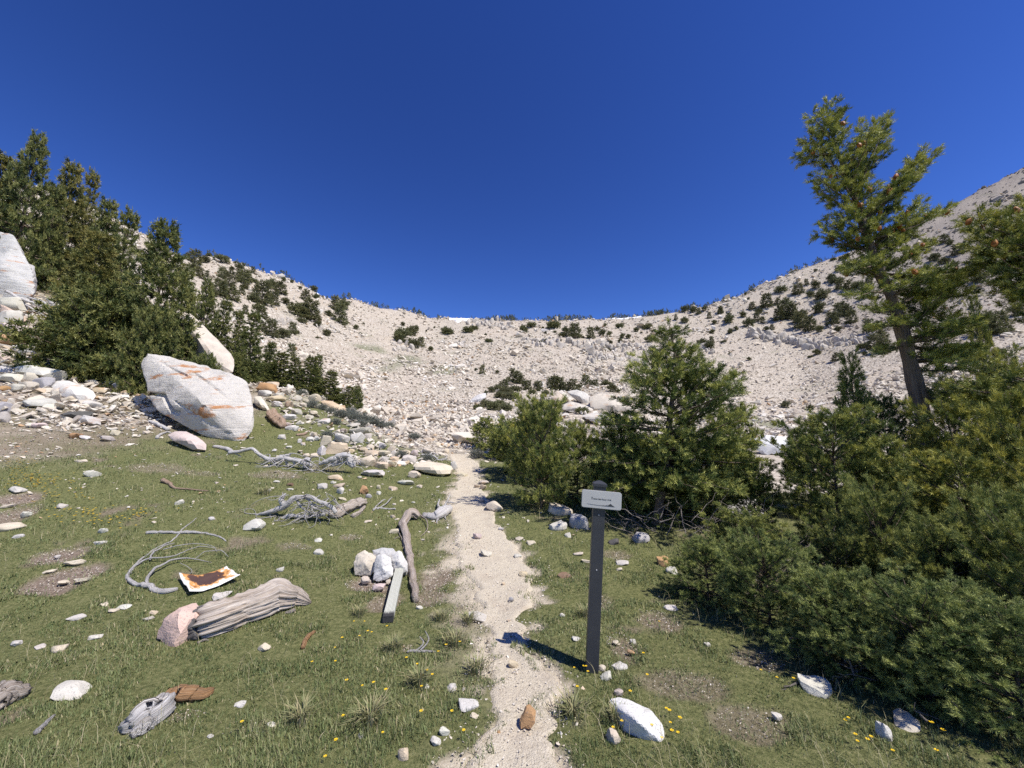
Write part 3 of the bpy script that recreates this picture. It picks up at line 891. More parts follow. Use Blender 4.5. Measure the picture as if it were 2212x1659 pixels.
# ---- grass
def build_grass():
    r = np.random.default_rng(21)
    g = Geo()
    def blades(n, y0, y1, t0, t1, hk, wk, clover=0.0, single=False):
        t = r.uniform(t0, t1, n); Y = np.exp(r.uniform(math.log(y0), math.log(y1), n)); X = t * np.maximum(Y, 1.6)
        vm = veg_mask(X, Y); so = soil_mask(X, Y); ti = trail_in(X, Y)
        clump = fbm(X * 5.5, Y * 5.5, 95, 3)
        p = vm * (1 - .93 * so) * np.clip(.74 + 1.0 * clump, .12, 1) * (ti < .02 + .24 * fbm(X * 6, Y * 6, 98, 3))
        k = r.random(n) < p
        X, Y, clump = X[k], Y[k], clump[k]
        n = len(X)
        Z = ground(X, Y) - .004
        patch = fbm(X * .55, Y * .55, 96, 3); patch2 = fbm(X * 2.2 + 9, Y * 2.2, 97, 3)
        h = np.maximum(.012, hk + .020 * patch2 + .030 * clump) * r.uniform(.5, 1.35, n)
        w = np.maximum(.0022, wk * Y) * r.uniform(.7, 1.3, n)
        az = r.uniform(0, 2 * math.pi, n)
        lean = r.uniform(.15, 1.0, n)
        wide = r.random(n) < clover
        w = np.where(wide, w * 2.6, w); h = np.where(wide, h * .6, h); lean = np.where(wide, lean + .5, lean)
        D = np.stack([np.cos(az), np.sin(az)], -1)
        Sd = np.stack([-D[:, 1], D[:, 0]], -1)
        B = np.stack([X, Y, Z], -1)
        s3 = np.concatenate([Sd, np.zeros((n, 1))], 1) * (w / 2)[:, None]
        mid = B + np.concatenate([D * (lean * h * .25)[:, None], (h * .62)[:, None]], 1)
        tip = B + np.concatenate([D * (lean * h * .85)[:, None], h[:, None]], 1)
        var = np.clip(.38 + .22 * patch + .20 * patch2 + .12 * clump + r.normal(0, .19, n), 0, .76)
        dry = r.random(n) < np.clip(.07 + .16 * sstep(.1, .6, patch2 - patch), 0, .4)
        var[dry] = r.uniform(.78, 1, dry.sum())
        V = np.stack([B - s3, B + s3, mid + s3 * .9, mid - s3 * .9, tip], 1)
        i = (np.arange(n) * 5)[:, None]
        F = np.concatenate([i + np.array([[0, 1, 2]]), i + np.array([[0, 2, 3]]), i + np.array([[3, 2, 4]])])
        if y0 > 4.5 or single:                                       # single triangle far off
            V = np.stack([B - s3, B + s3, tip], 1); i = (np.arange(n) * 3)[:, None]
            F = i + np.array([[0, 1, 2]])
            g.add(V.reshape(-1, 3), F, np.repeat(var, 3))
        else:
            g.add(V.reshape(-1, 3), F, np.repeat(var, 5))
    blades(70000, 1.1, 5.0, -1.7, 1.35, .027, .0012, .16)
    blades(360000, 1.1, 5.0, -1.7, 1.35, .020, .0017, .10, True)
    blades(290000, 4.6, 24.0, -1.6, .9, .033, .0011, .10)
    # a few long pale stalks
    n = 5000
    t = r.uniform(-1.4, .9, n); Y = np.exp(r.uniform(math.log(1.6), math.log(9), n)); X = t * Y
    k = (veg_mask(X, Y) > .6) & (trail_in(X, Y) < -.02) & (soil_mask(X, Y) < .8) & (fbm(X * 1.2, Y * 1.2, 99, 3) > -.05)
    X, Y = X[k], Y[k]; n = len(X)
    az = r.uniform(0, 2 * math.pi, n); h = r.uniform(.06, .15, n); ln = r.uniform(.4, 1.4, n)
    B = np.stack([X, Y, ground(X, Y)], -1)
    D = np.stack([np.cos(az), np.sin(az), 0 * az], -1); w = np.maximum(.0018, .0006 * Y)[:, None]
    Sd = np.stack([-np.sin(az), np.cos(az), 0 * az], -1) * w / 2
    up = np.array([0, 0, 1.0])
    m1 = B + D * (h * ln * .3)[:, None] + up * (h * .7)[:, None]; m2 = B + D * (h * ln)[:, None] + up * (h * .9)[:, None]
    V = np.stack([B - Sd, B + Sd, m1 + Sd, m1 - Sd, m2], 1); i = (np.arange(n) * 5)[:, None]
    F = np.concatenate([i + np.array([[0, 1, 2]]), i + np.array([[0, 2, 3]]), i + np.array([[3, 2, 4]])])
    g.add(V.reshape(-1, 3), F, np.repeat(r.uniform(.7, 1, n), 5))
    o = link('grass', g.mesh('grass', M['grass'], smooth=False))
    tag(o, 'short alpine meadow grass with dry stalks', None, None, 'stuff')
build_grass()

# ================================================================ LABEL BOOK-KEEPING
PENDING = []          # (object, adjectives, noun, region phrase)
def pend(o, adj, noun, region, cat, group=None):
    o['category'] = cat
    if group: o['group'] = group
    PENDING.append((o, adj, noun, region))
_ON = ['', 'first', 'second', 'third', 'fourth', 'fifth', 'sixth', 'seventh', 'eighth', 'ninth', 'tenth', 'eleventh', 'twelfth', 'thirteenth', 'fourteenth', 'fifteenth', 'sixteenth', 'seventeenth', 'eighteenth', 'nineteenth']
_TE = {2: 'twent', 3: 'thirt', 4: 'fort', 5: 'fift', 6: 'sixt'}
def ordinal(n):
    if n < 20: return _ON[n]
    a, b = divmod(n, 10)
    return _TE[a] + ('ieth' if b == 0 else 'y-' + _ON[b])
def settle_labels():
    bpy.context.view_layer.update()
    by = {}
    for rec in PENDING:
        by.setdefault((rec[1], rec[2], rec[3]), []).append(rec)
    for (adj, noun, region), recs in by.items():
        recs.sort(key=lambda q: project(np.array(q[0].matrix_world.translation))[0])
        for i, (o, *_r) in enumerate(recs):
            base = f'{adj} {noun} {region}'
            if len(recs) == 1: o['label'] = base
            elif i == 0: o['label'] = 'leftmost ' + base
            elif i == len(recs) - 1: o['label'] = 'rightmost ' + base
            else: o['label'] = f'{base}, {ordinal(i + 1)} from left'

# ================================================================ ROCKS
RC = {'white': (.54, .51, .455), 'pale': (.52, .47, .40), 'cream': (.56, .485, .375), 'tan': (.53, .435, .31), 'orange': (.43, .26, .13),
      'pink': (.54, .44, .385), 'grey': (.36, .345, .335), 'dark': (.10, .095, .09), 'brown': (.20, .13, .08)}
WORD = {'white': 'white', 'pale': 'pale', 'cream': 'cream', 'tan': 'tan', 'orange': 'rusty orange', 'pink': 'pinkish', 'grey': 'grey', 'dark': 'dark', 'brown': 'brown'}
def sharp(me, ang=28):
    me.set_sharp_from_angle(angle=math.radians(ang)); return me
ROCKS3 = []; ROCKS4 = []
for i in range(12):
    V, F = rock_shape(100 + i, 3, 11, 50, .10, .5)
    g = Geo(); g.add(V, F); ROCKS3.append(sharp(g.mesh('rock', M['rock'], smooth=True, attr=False)))
    V, F = rock_shape(140 + i, 3, 12, 22, .14, .3)
    g = Geo(); g.add(V, F); ROCKS4.append(sharp(g.mesh('rock', M['rock_clean'], smooth=True, attr=False)))
RR = random.Random(3)
def auto_smooth(me, ang=35):
    pass
def place_rock(px, py, w, h, col, clean=False, tilt=None, sink=.22, up=0.0, Y=None, deep=.85, mesh=None, name='rock'):
    if clean and sink == .22: sink = .32
    """A rock whose foot shows at (px, py), w x h photo pixels large."""
    p = at(px, py) if Y is None else vp(px, py, Y)
    dpt = adepth(p)
    sw = w / FPX * dpt * .5
    # a rock seen from above shows its top too: take that off the height
    down = max(0.0, (EYE - p[2]) / math.hypot(p[0], p[1]))
    sd = sw * deep
    vis = h / FPX * dpt
    sh = max(.30 * sw, (vis - 1.1 * sd * down) * .62)
    cx, cy = p[0] * (1 + .5 * sd / p[1]), p[1] + .5 * sd
    z = float(ground(cx, cy)) + sh * (1 - 2 * sink) + up
    me = mesh or RR.choice(ROCKS4 if clean else ROCKS3)
    rz = RR.uniform(-.5, .5) + RR.choice([0, math.pi])
    tx = RR.gauss(0, .10); ty = RR.gauss(0, .12) if tilt is None else tilt
    o = link(name, me, None, (cx, cy, z), (tx, ty, rz if tilt is None else RR.choice([0, math.pi]) * 0), (sw * 1.05, sd, sh * 1.05))
    c = RC[col]; j = RR.uniform(.9, 1.08)
    o.color = (min(c[0] * j, .72), min(c[1] * j * RR.uniform(.97, 1.02), .70), min(c[2] * j * RR.uniform(.94, 1.04), .68), 1)
    return o, w, h
def size_word(w):
    return 'large' if w > 60 else ('medium-sized' if w > 30 else ('small' if w > 15 else 'tiny'))
def shape_word(w, h):
    a = w / max(h, 1)
    return 'flat' if a > 2.3 else ('blocky' if a > 1.25 else 'upright')
def rock_list(rows, fx, fy, k, region, group, clean=False):
    for row in rows:
        x, y, w, h = row[:4]; col = row[4] if len(row) > 4 else RR.choice(['pale', 'white', 'cream', 'pale'])
        o, w, h = place_rock(fx + x * k, fy + y * k, w * k, h * k, col, clean)
        pend(o, f'{size_word(w)} {WORD[col]} {shape_word(w, h)}', 'rock', region, 'rock', group)

# --- the rubble band between the boulder and the trail
rock_list([(120, 215, 180, 80, 'orange'), (100, 250, 120, 50, 'white'), (200, 300, 180, 45, 'tan'), (230, 260, 90, 40, 'pale'), (310, 350, 90, 55, 'tan'), (380, 415, 125, 70, 'pale'),
           (320, 460, 115, 45, 'white'), (390, 292, 90, 40, 'pale'), (470, 305, 80, 42), (200, 345, 100, 45), (630, 500, 100, 42, 'white'), (540, 300, 115, 70, 'cream'), (330, 205, 80, 40), (160, 165, 120, 50, 'tan'),
           (530, 420, 70, 40), (440, 345, 70, 35), (290, 530, 80, 45, 'pink'), (330, 555, 90, 40, 'white'), (370, 560, 70, 45, 'white'), (500, 450, 70, 30)],
          548.6, 796.3, .24, 'on the grassy crest right of the boulder', 'rocks on the crest')
rock_list([(960, 600, 210, 75, 'pale'), (880, 530, 120, 30, 'pale'), (800, 580, 90, 40, 'pink'), (935, 665, 160, 95, 'white'), (790, 672, 155, 92, 'white'), (650, 692, 112, 86, 'cream'), (750, 772, 235, 105, 'tan'),
           (608, 772, 72, 82, 'white'), (695, 690, 70, 40, 'pale'), (880, 760, 85, 48, 'tan'), (980, 750, 105, 58, 'tan'), (1045, 736, 82, 54, 'cream'), (1155, 720, 82, 52, 'white'), (1238, 756, 95, 62, 'cream'),
           (1050, 790, 125, 55, 'tan'), (1165, 792, 135, 62, 'cream'), (1262, 790, 95, 45, 'pale'), (930, 850, 65, 55, 'cream'), (1020, 882, 135, 100, 'cream'), (1150, 900, 125, 62, 'tan'), (1242, 886, 95, 58, 'cream'),
           (1270, 842, 75, 48, 'tan'), (1180, 842, 85, 48, 'pale'), (1085, 850, 80, 60, 'cream'), (1370, 792, 95, 62, 'tan'), (1446, 792, 75, 62, 'pink'), (1400, 852, 125, 72, 'pale'), (1566, 772, 105, 58, 'cream'),
           (540, 615, 60, 40, 'cream'), (565, 650, 60, 40, 'white'), (505, 655, 70, 40, 'white'), (540, 800, 80, 35, 'cream'), (470, 800, 70, 35, 'cream'), (1020, 630, 70, 55, 'pale')],
          548.6, 796.3, .24, 'in the rubble heap above the dead roots', 'rubble heap rocks')
rock_list([(1445, 982, 115, 65, 'cream'), (1060, 972, 215, 62, 'white'), (730, 1002, 165, 62, 'tan'), (705, 1036, 45, 36, 'white'), (765, 1072, 115, 42, 'tan'), (780, 1128, 70, 58, 'white'), (990, 1132, 88, 78, 'orange'),
           (610, 1082, 84, 50, 'white'), (795, 1186, 92, 35, 'cream'), (1035, 1165, 60, 35, 'grey'), (1365, 1048, 150, 46, 'white'), (1245, 1092, 78, 32, 'tan'), (1122, 1084, 34, 40, 'cream'), (1120, 1134, 38, 32, 'white'),
           (1495, 1072, 52, 26, 'cream'), (440, 690, 45, 25, 'white'), (412, 668, 40, 38, 'white'), (315, 718, 55, 22, 'white'), (185, 748, 35, 22, 'white'), (250, 635, 70, 40, 'white'), (205, 1025, 60, 14, 'white'),
           (320, 1058, 60, 30, 'brown'), (320, 1095, 60, 14, 'white'), (135, 1110, 40, 26, 'white'), (720, 1030, 40, 14, 'white'), (1260, 1228, 40, 15), (1435, 1212, 40, 16), (860, 1100, 30, 18), (950, 990, 40, 25)],
          548.6, 796.3, .24, 'in the meadow below the rubble heap', 'scattered meadow rocks')
rock_list([(1800, 905, 70, 70, 'white'), (1870, 965, 110, 25, 'cream'), (2060, 1085, 75, 48, 'tan'), (2010, 1070, 60, 30, 'tan'), (2100, 795, 70, 55, 'white'), (2175, 800, 90, 50, 'white'), (2000, 800, 70, 20, 'pale'),
           (2070, 1040, 110, 35, 'pale'), (1990, 760, 60, 20, 'cream'), (2050, 1200, 50, 30), (1730, 760, 60, 40, 'cream'), (1640, 700, 90, 40, 'cream'), (1560, 660, 100, 40, 'tan')],
          548.6, 796.3, .24, 'beside the upper trail', 'rocks beside the upper trail')
# --- left hillside
rock_list([(300, 240, 190, 110, 'cream'), (70, 690, 170, 95, 'white'), (60, 805, 135, 125, 'white'), (90, 865, 175, 75, 'pink'), (70, 935, 200, 60, 'orange'), (420, 545, 185, 90, 'tan'), (360, 565, 60, 52, 'tan'),
           (410, 595, 62, 62, 'white'), (290, 472, 75, 62, 'pale'), (240, 770, 90, 60, 'pale'), (260, 690, 90, 45, 'pink'), (350, 1002, 112, 56, 'pink'), (450, 1042, 125, 62, 'white'), (250, 1012, 112, 36, 'white'), (180, 992, 135, 72, 'white'),
           (200, 1072, 92, 36, 'white'), (300, 1090, 100, 36, 'pink'), (610, 1112, 165, 72, 'white'), (650, 1152, 115, 62, 'tan'), (320, 1182, 255, 82, 'white'), (80, 1192, 155, 62, 'white'), (205, 1192, 92, 72, 'pale'), (190, 1242, 105, 62, 'pale'),
           (295, 1242, 105, 92, 'grey'), (110, 1252, 105, 52, 'white'), (650, 1362, 105, 46, 'white'), (280, 1362, 200, 48, 'white'), (35, 1392, 105, 62, 'grey'), (20, 1462, 75, 72, 'pale'), (45, 1252, 115, 52, 'orange'),
           (620, 1482, 155, 52, 'white'), (540, 1440, 180, 40, 'dark'), (520, 1572, 92, 32, 'orange'), (592, 1577, 62, 22, 'white'), (750, 1592, 92, 32, 'pale'), (760, 1122, 92, 32, 'pale'), (830, 1232, 92, 42, 'white'), (800, 1552, 52, 32, 'cream'),
           (270, 1502, 92, 32, 'pink'), (20, 1040, 80, 60, 'pink'), (10, 1130, 90, 50, 'white'), (90, 1120, 90, 36, 'pale'), (430, 1120, 90, 40), (400, 1270, 80, 36), (480, 1320, 90, 36), (700, 1260, 90, 40, 'tan'), (560, 1230, 70, 30)],
          0, 460, .3094, 'on the left hillside below the spruces', 'rocks on the left hillside')
# --- meadow stones, left foreground
rock_list([(95, 222, 92, 32, 'white'), (135, 347, 52, 32, 'white'), (95, 457, 42, 20, 'white'), (320, 302, 54, 27, 'pale'), (480, 138, 62, 40, 'white'), (935, 282, 42, 24, 'white'), (1105, 364, 30, 20, 'white'),
           (400, 602, 84, 36, 'cream'), (530, 492, 62, 20, 'white'), (1665, 477, 42, 22, 'white'), (1665, 542, 62, 27, 'white'), (1465, 632, 42, 24, 'white'), (550, 812, 42, 20, 'cream'),
           (590, 846, 60, 20, 'cream'), (650, 827, 62, 18, 'white'), (405, 887, 72, 27, 'white'), (805, 857, 47, 24, 'tan'), (780, 887, 47, 24, 'pale'), (500, 987, 67, 30, 'white'), (305, 1052, 78, 40, 'cream'),
           (85, 1022, 52, 32, 'white'), (1150, 778, 92, 34, 'white'), (1380, 1047, 72, 48, 'cream'), (45, 422, 115, 42, 'cream'), (1420, 1442, 44, 22, 'white'), (1255, 1332, 52, 22, 'white'), (1100, 1502, 32, 17, 'white'), (210, 1035, 50, 22, 'pale'),
           (300, 560, 30, 16, 'white'), (440, 690, 70, 26, 'cream'), (260, 640, 50, 18, 'cream'), (330, 700, 60, 20, 'cream'), (425, 62, 50, 16, 'cream'), (40, 300, 60, 20, 'cream')],
          0, 973.3, .4132, 'in the left foreground grass', 'stones in the left foreground', True)
rock_list([(1380, 1228, 64, 42, 'white'), (1290, 1532, 74, 52, 'white'), (1338, 1478, 58, 62, 'white'), (1110, 1615, 66, 84, 'tan'), (1505, 1377, 44, 27, 'cream'), (200, 1317, 54, 22, 'white'), (1060, 347, 62, 27, 'cream'), (1050, 262, 28, 20, 'cream'),
           (915, 287, 42, 16, 'cream'), (1200, 772, 38, 24, 'white'), (1235, 1210, 44, 24, 'white'), (870, 1490, 40, 22, 'grey'), (1220, 390, 24, 14)],
          442.4, 1017.5, .3866, 'in the grass left of the trail', 'stones left of the trail', True)
rock_list([(135, 884, 104, 52, 'white'), (90, 1352, 114, 48, 'white'), (325, 1128, 54, 44, 'tan'), (880, 1284, 50, 50, 'pink'), (855, 1532, 74, 80, 'cream'), (560, 414, 92, 48, 'white'), (665, 404, 114, 82, 'grey'),
           (225, 313, 100, 58, 'cream'), (565, 334, 145, 62, 'cream'), (350, 557, 38, 24, 'white'), (185, 548, 64, 32, 'pale'), (590, 662, 74, 26, 'brown'), (900, 597, 74, 20, 'white'), (880, 627, 34, 18, 'cream'), (665, 548, 54, 20, 'cream'),
           (710, 587, 54, 16, 'cream'), (1145, 833, 80, 24, 'white'), (950, 1003, 34, 24, 'white'), (860, 1008, 38, 22, 'cream'), (880, 1143, 84, 36, 'white'), (945, 1063, 42, 24, 'orange'), (815, 1198, 64, 52, 'white'), (790, 1152, 40, 42, 'cream'),
           (655, 993, 54, 18, 'white'), (585, 868, 28, 20, 'white'), (140, 458, 44, 32, 'pink'), (380, 653, 54, 26, 'tan'), (1345, 1023, 34, 20, 'white'), (10, 1243, 44, 42, 'white'), (1110, 603, 74, 52, 'orange'), (1150, 640, 64, 42, 'white'),
           (265, 415, 30, 16, 'white'), (420, 490, 50, 20, 'cream'), (360, 470, 50, 20, 'cream'), (318, 785, 28, 22, 'grey'), (275, 700, 20, 18, 'tan'), (305, 892, 22, 14, 'tan'), (250, 1475, 20, 16, 'orange'), (610, 450, 40, 26, 'white'), (855, 490, 60, 36, 'dark'), (990, 480, 90, 60, 'grey')],
          973.3, 973.3, .4135, 'beside the lower trail and signpost', 'stones beside the lower trail', True)
rock_list([(490, 1352, 135, 72, 'white'), (335, 1458, 42, 32, 'white'), (785, 1543, 54, 80, 'white'), (870, 1492, 115, 34, 'pale'), (45, 1152, 28, 16, 'white')],
          1504, 796.3, .52, 'by the foot of the right thicket', 'stones by the thicket', True)

# --- single rocks of note
def solo_rock(px, py, w, h, col, label, clean=False, **kw):
    o, *_ = place_rock(px, py, w, h, col, clean, **kw)
    return tag(o, label, 'rock')
solo_rock(1145, 1572, 40, 56, 'orange', 'orange brown pointed rock standing on the gravel trail', sink=.1)
solo_rock(550, 1145, 46, 26, 'white', 'white oval rock beside the near dead root tangle', True)
solo_rock(156, 1507, 70, 38, 'white', 'white speckled rock lying alone in the lower left grass', True)
solo_rock(393, 1382, 80, 72, 'pink', 'pink and cream domed rock touching the left end of the log', sink=.16).color = (.62, .44, .36, 1)
solo_rock(222, 1152, 20, 12, 'white', 'little white rock perched beside the straight grey stick', True)
o = solo_rock(1066, 985, 26, 26, 'white', 'upright white rock at the upper trail by the bushes', sink=.15)

# --- big custom boulders from their outline
def outline_boulder(name, pts, Y, depth, label, col, mat, sub=5, lean=.25, k=30, rough=.035, cracks=(), back=.78, seed=1, taper_up=.0):
    if Y is None:
        lo = max(pts, key=lambda q: q[1]); Y = float(at(np.mean([p[0] for p in pts]), lo[1] - 2)[1])
    k = k * 2.2; rough = rough * 1.5
    base = vp(np.mean([p[0] for p in pts]), max(p[1] for p in pts), Y)
    front = []; rear = []
    c2 = np.mean(np.array(pts), 0)
    zlo = min(vp(p[0], p[1], Y)[2] for p in pts); zhi = max(vp(p[0], p[1], Y)[2] for p in pts)
    for (x, y) in pts:
        q0 = vp(x, y, Y); f = (q0[2] - zlo) / (zhi - zlo)
        front.append(vp(x, y, Y + lean * f * (zhi - zlo)))
        xb = c2[0] + (x - c2[0]) * back; yb = c2[1] + (y - c2[1]) * back
        q = vp(xb, yb, Y + depth); rear.append(q)
    mid = vp(c2[0], c2[1], Y - .04 * depth)
    P = np.array(front + rear + [mid])
    cen = P.mean(0)
    N, d = hull_planes(P - cen)
    D, F = ICO[sub]
    rad = soft_poly(D, N, d, k)
    rad = np.minimum(rad, 3 * depth + 5)
    V = D * rad[:, None]
    ext = (zhi - zlo)
    V = V + D * (rough * ext * noise3(V / ext * 3 + seed, seed, 4) + .35 * rough * ext * noise3(V / ext * 11 + seed, seed + 4, 3))[:, None]
    if cracks:
        Wd = V + cen
        zz = Wd[:, 2] - EYE; c_, s_ = math.cos(PITCH), math.sin(PITCH)
        w_ = Wd[:, 1] * c_ + zz * s_
        u = CX + FPX * Wd[:, 0] / w_; v = CY - FPX * (-Wd[:, 1] * s_ + zz * c_) / w_
        for (line, width, dep) in cracks:
            L = np.array(line, float); best = np.full(len(V), 1e9)
            for a, b in zip(L[:-1], L[1:]):
                ab = b - a; t = np.clip(((u - a[0]) * ab[0] + (v - a[1]) * ab[1]) / (ab @ ab), 0, 1)
                best = np.minimum(best, np.hypot(u - a[0] - t * ab[0], v - a[1] - t * ab[1]))
            m = (1 - sstep(width * .3, width, best)) * (D[:, 1] < .35)
            V = V - D * (dep * m)[:, None]
    g = Geo(); g.add(V + cen - base, F)
    o = link(name, sharp(g.mesh(name, mat, smooth=True, attr=False), 22), None, base)
    o.color = (*col, 1)
    tag(o, label, 'boulder')
    return o
def zb(l, fx=283.1, fy=725.5, k=.16): return [(fx + x * k, fy + y * k) for x, y in l]
m_b, b_ = new_mat('streaked_boulder')
def streak_mat():
    b = b_
    P = b.pos()
    base = b.n('ObjectInfo').outputs['Color']
    n1 = b.noise(P, 1.1, 5, .62)
    base = b.mix(1.0, base, b.ramp(n1, [(.3, .80), (.5, 1.0), (.7, 1.06)]), 'MULTIPLY')
    nd = b.n('Mapping'); b.l(P, nd.inputs['Vector']); nd.inputs['Rotation'].default_value = (0, math.radians(33), 0); nd.inputs['Scale'].default_value = (.55, .55, 5.0)
    lay = b.noise(nd.outputs[0], 2.0, 5, .7)
    base = b.mix(b.mapr(lay, .54, .72, 0, .38), base, (.36, .35, .34))
    nd2 = b.n('Mapping'); b.l(P, nd2.inputs['Vector']); nd2.inputs['Rotation'].default_value = (0, math.radians(33), 0); nd2.inputs['Scale'].default_value = (.8, .8, 3.4)
    st = b.noise(nd2.outputs[0], .95, 4, .6)
    st2 = b.noise(P, 5, 3, .6)
    base = b.mix(b.math('MULTIPLY', b.mapr(st, .585, .64), b.mapr(st2, .34, .52, 0, .9)), base, (.47, .205, .07))
    sp = b.noise(P, 34, 3, .75)
    base = b.mix(b.mapr(sp, .57, .70, 0, .38), base, (.20, .195, .19))
    mid = b.noise(P, 7, 5, .7)
    base = b.mix(b.mapr(mid, .57, .74, 0, .3), base, (.30, .29, .28))
    h = b.math('ADD', b.math('MULTIPLY', lay, .8), b.math('ADD', b.math('MULTIPLY', sp, .35), b.math('MULTIPLY', mid, .7)))
    b.out(base, .9, b.bump(h, .9, .10), .2)
streak_mat()
YB = float(at(500, 952)[1])
outline_boulder('boulder', zb([(210, 230), (560, 280), (900, 380), (1380, 520), (1560, 610), (1650, 800), (1670, 1000), (1660, 1250), (1500, 1450), (1250, 1400), (1000, 1370), (800, 1250), (560, 1080), (330, 1000), (250, 850), (190, 650), (130, 400)]),
                YB, 2.3, 'huge white granite boulder with orange streaks at meadow edge', (.62, .575, .51), m_b, 6, .62, 34, .030,
                [(zb([(200, 280), (400, 350), (560, 450), (760, 540), (860, 500), (1080, 660), (1300, 830), (1450, 960)]), 2.6, .07), (zb([(240, 780), (440, 800), (480, 900), (560, 1020), (640, 1040)]), 5.5, .22),
                 (zb([(600, 890), (760, 990), (900, 1080), (1200, 1260), (1380, 1340)]), 3, .06), (zb([(900, 930), (1300, 1080), (1450, 1200), (1500, 1350)]), 2.2, .04)], .8, 3)
YL = float(at(60, 668)[1])
outline_boulder('boulder', [(-70, 510), (0, 496), (28, 508), (38, 530), (60, 560), (75, 600), (78, 640), (40, 672), (-20, 680), (-90, 660), (-100, 560)], YL, 3.0,
                'tall pale layered boulder at the left edge of the hillside', (.56, .54, .50), m_b, 6, .3, 24, .06, seed=5)
YS2 = 17.5
outline_boulder('boulder', [(370, 674), (394, 662), (430, 692), (462, 730), (508, 772), (505, 812), (455, 812), (425, 775), (398, 738), (378, 704)], 15.9, 2.6,
                'slanting pale slab between the spruces behind the boulder', (.56, .49, .405), M['boulder'], 5, .5, 30, .03, seed=8)
outline_boulder('boulder', zb([(590, 280), (700, 290), (800, 340), (900, 400), (955, 440), (860, 440), (740, 410), (640, 360)], 548.6, 796.3, .24), float(at(735, 893)[1]), 1.6,
                'long tan orange slab on the crest above the rubble', (.55, .42, .28), M['rock'], 4, .8, 26, .03, seed=9)
outline_boulder('boulder', zb([(0, 250), (60, 245), (110, 310), (155, 390), (100, 380), (30, 340), (0, 310)], 548.6, 796.3, .24), float(at(568, 888)[1]) , .9,
                'cream tilted slab just right of the big boulder', (.64, .58, .46), M['rock'], 4, .8, 26, .03, seed=10)
outline_boulder('boulder', zb([(1425, 900), (1440, 850), (1560, 835), (1700, 850), (1790, 880), (1805, 930), (1700, 975), (1560, 945), (1480, 920)], 548.6, 796.3, .24), float(at(935, 1030)[1]), 1.0,
                'broad low cream boulder against the left trail edge', (.64, .56, .43), M['rock_clean'], 4, 1.2, 22, .05, seed=11)
outline_boulder('boulder', zb([(360, 1220), (385, 1170), (470, 1168), (640, 1230), (690, 1290), (640, 1330), (560, 1330), (430, 1290)], 0, 460, .3094), float(at(165, 868)[1]), 1.3,
                'long white rock with a red stained corner on the hillside', (.64, .60, .54), M['rock'], 4, .9, 24, .04, seed=12)
outline_boulder('boulder', zb([(0, 630), (60, 660), (150, 705), (200, 740), (205, 775), (120, 750), (0, 690)], 0, 460, .3094), float(at(40, 705)[1]), 1.0,
                'long pinkish tan slab sloping at the left picture edge', (.54, .41, .32), M['rock'], 4, .6, 24, .04, seed=13)
outline_boulder('boulder', zb([(485, 1340), (560, 1290), (700, 1280), (860, 1340), (960, 1400), (1040, 1490), (1030, 1545), (880, 1560), (700, 1480), (540, 1410)]), float(at(415, 976)[1]), .7,
                'pinkish rounded rock resting below the huge boulder', (.58, .47, .42), M['rock_clean'], 4, .9, 20, .04, seed=14)
outline_boulder('boulder', zb([(825, 1310), (840, 1290), (890, 1285), (960, 1310), (1040, 1350), (1100, 1420), (1138, 1520), (1120, 1545), (1040, 1500), (960, 1510), (900, 1470), (860, 1400)], 973.3, 973.3, .4135), float(at(1390, 1603)[1]), .20,
                'large white speckled rock in the grass right of the signpost', (.66, .645, .615), M['rock_clean'], 5, 1.1, 20, .04, seed=15)
# granite outcrop on the knoll beyond the bushes
for i, (pts, Y, dp, lab, col, sd) in enumerate([
        (zb([(1080, 390), (1150, 330), (1240, 400), (1270, 460), (1200, 490), (1110, 460)], 973.3, 778.6, .2), None, 3.0, 'tilted tan block at the left of the knoll outcrop', (.52, .44, .35), 21),
        (zb([(1150, 325), (1200, 320), (1330, 430), (1310, 465), (1270, 450)], 973.3, 778.6, .2), None, 2.5, 'narrow leaning slab beside the tan knoll block', (.56, .51, .44), 22),
        (zb([(1250, 340), (1360, 312), (1480, 360), (1560, 470), (1440, 480), (1320, 400)], 973.3, 778.6, .2), None, 4.0, 'grey streaked dome in the middle of the knoll outcrop', (.50, .47, .42), 23),
        (zb([(1480, 400), (1600, 350), (1780, 370), (1980, 450), (2100, 540), (1900, 560), (1700, 560), (1520, 530)], 973.3, 778.6, .2), None, 5.0, 'broad pale slab with a red stain on the knoll', (.52, .465, .385), 24),
        (zb([(1380, 600), (1520, 560), (1740, 590), (1960, 620), (1980, 700), (1800, 720), (1600, 690)], 973.3, 778.6, .2), None, 4.0, 'low white ledge below the knoll slabs', (.53, .49, .43), 25),
        (zb([(1160, 490), (1300, 440), (1480, 490), (1580, 550), (1400, 570), (1220, 540)], 973.3, 778.6, .2), None, 3.0, 'pale broken ledge under the leaning knoll slab', (.52, .47, .40), 26),
        (zb([(190, 440), (300, 370), (380, 350), (385, 400), (300, 460), (210, 480)], 973.3, 778.6, .2), None, 3.0, 'grey white outcrop at the left foot of the knoll', (.56, .54, .52), 27)]):
    outline_boulder('outcrop', pts, Y, dp, lab, col, M['rock'], 5, .9, 26, .09, seed=sd)['category'] = 'outcrop'
outline_boulder('boulder', [(1570, 1090), (1600, 1075), (1650, 1080), (1660, 1110), (1610, 1130), (1575, 1125)], None, .8, 'pale shaded rock behind the twigs of the tall fir', (.55, .53, .51), M['rock'], 4, .4, 20, .05, seed=31)
outline_boulder('boulder', [(1615, 955), (1650, 938), (1700, 944), (1710, 975), (1650, 985)], None, 1.5, 'bright white ledge between the two fir thickets', (.66, .65, .63), M['boulder'], 4, .6, 20, .05, seed=32)

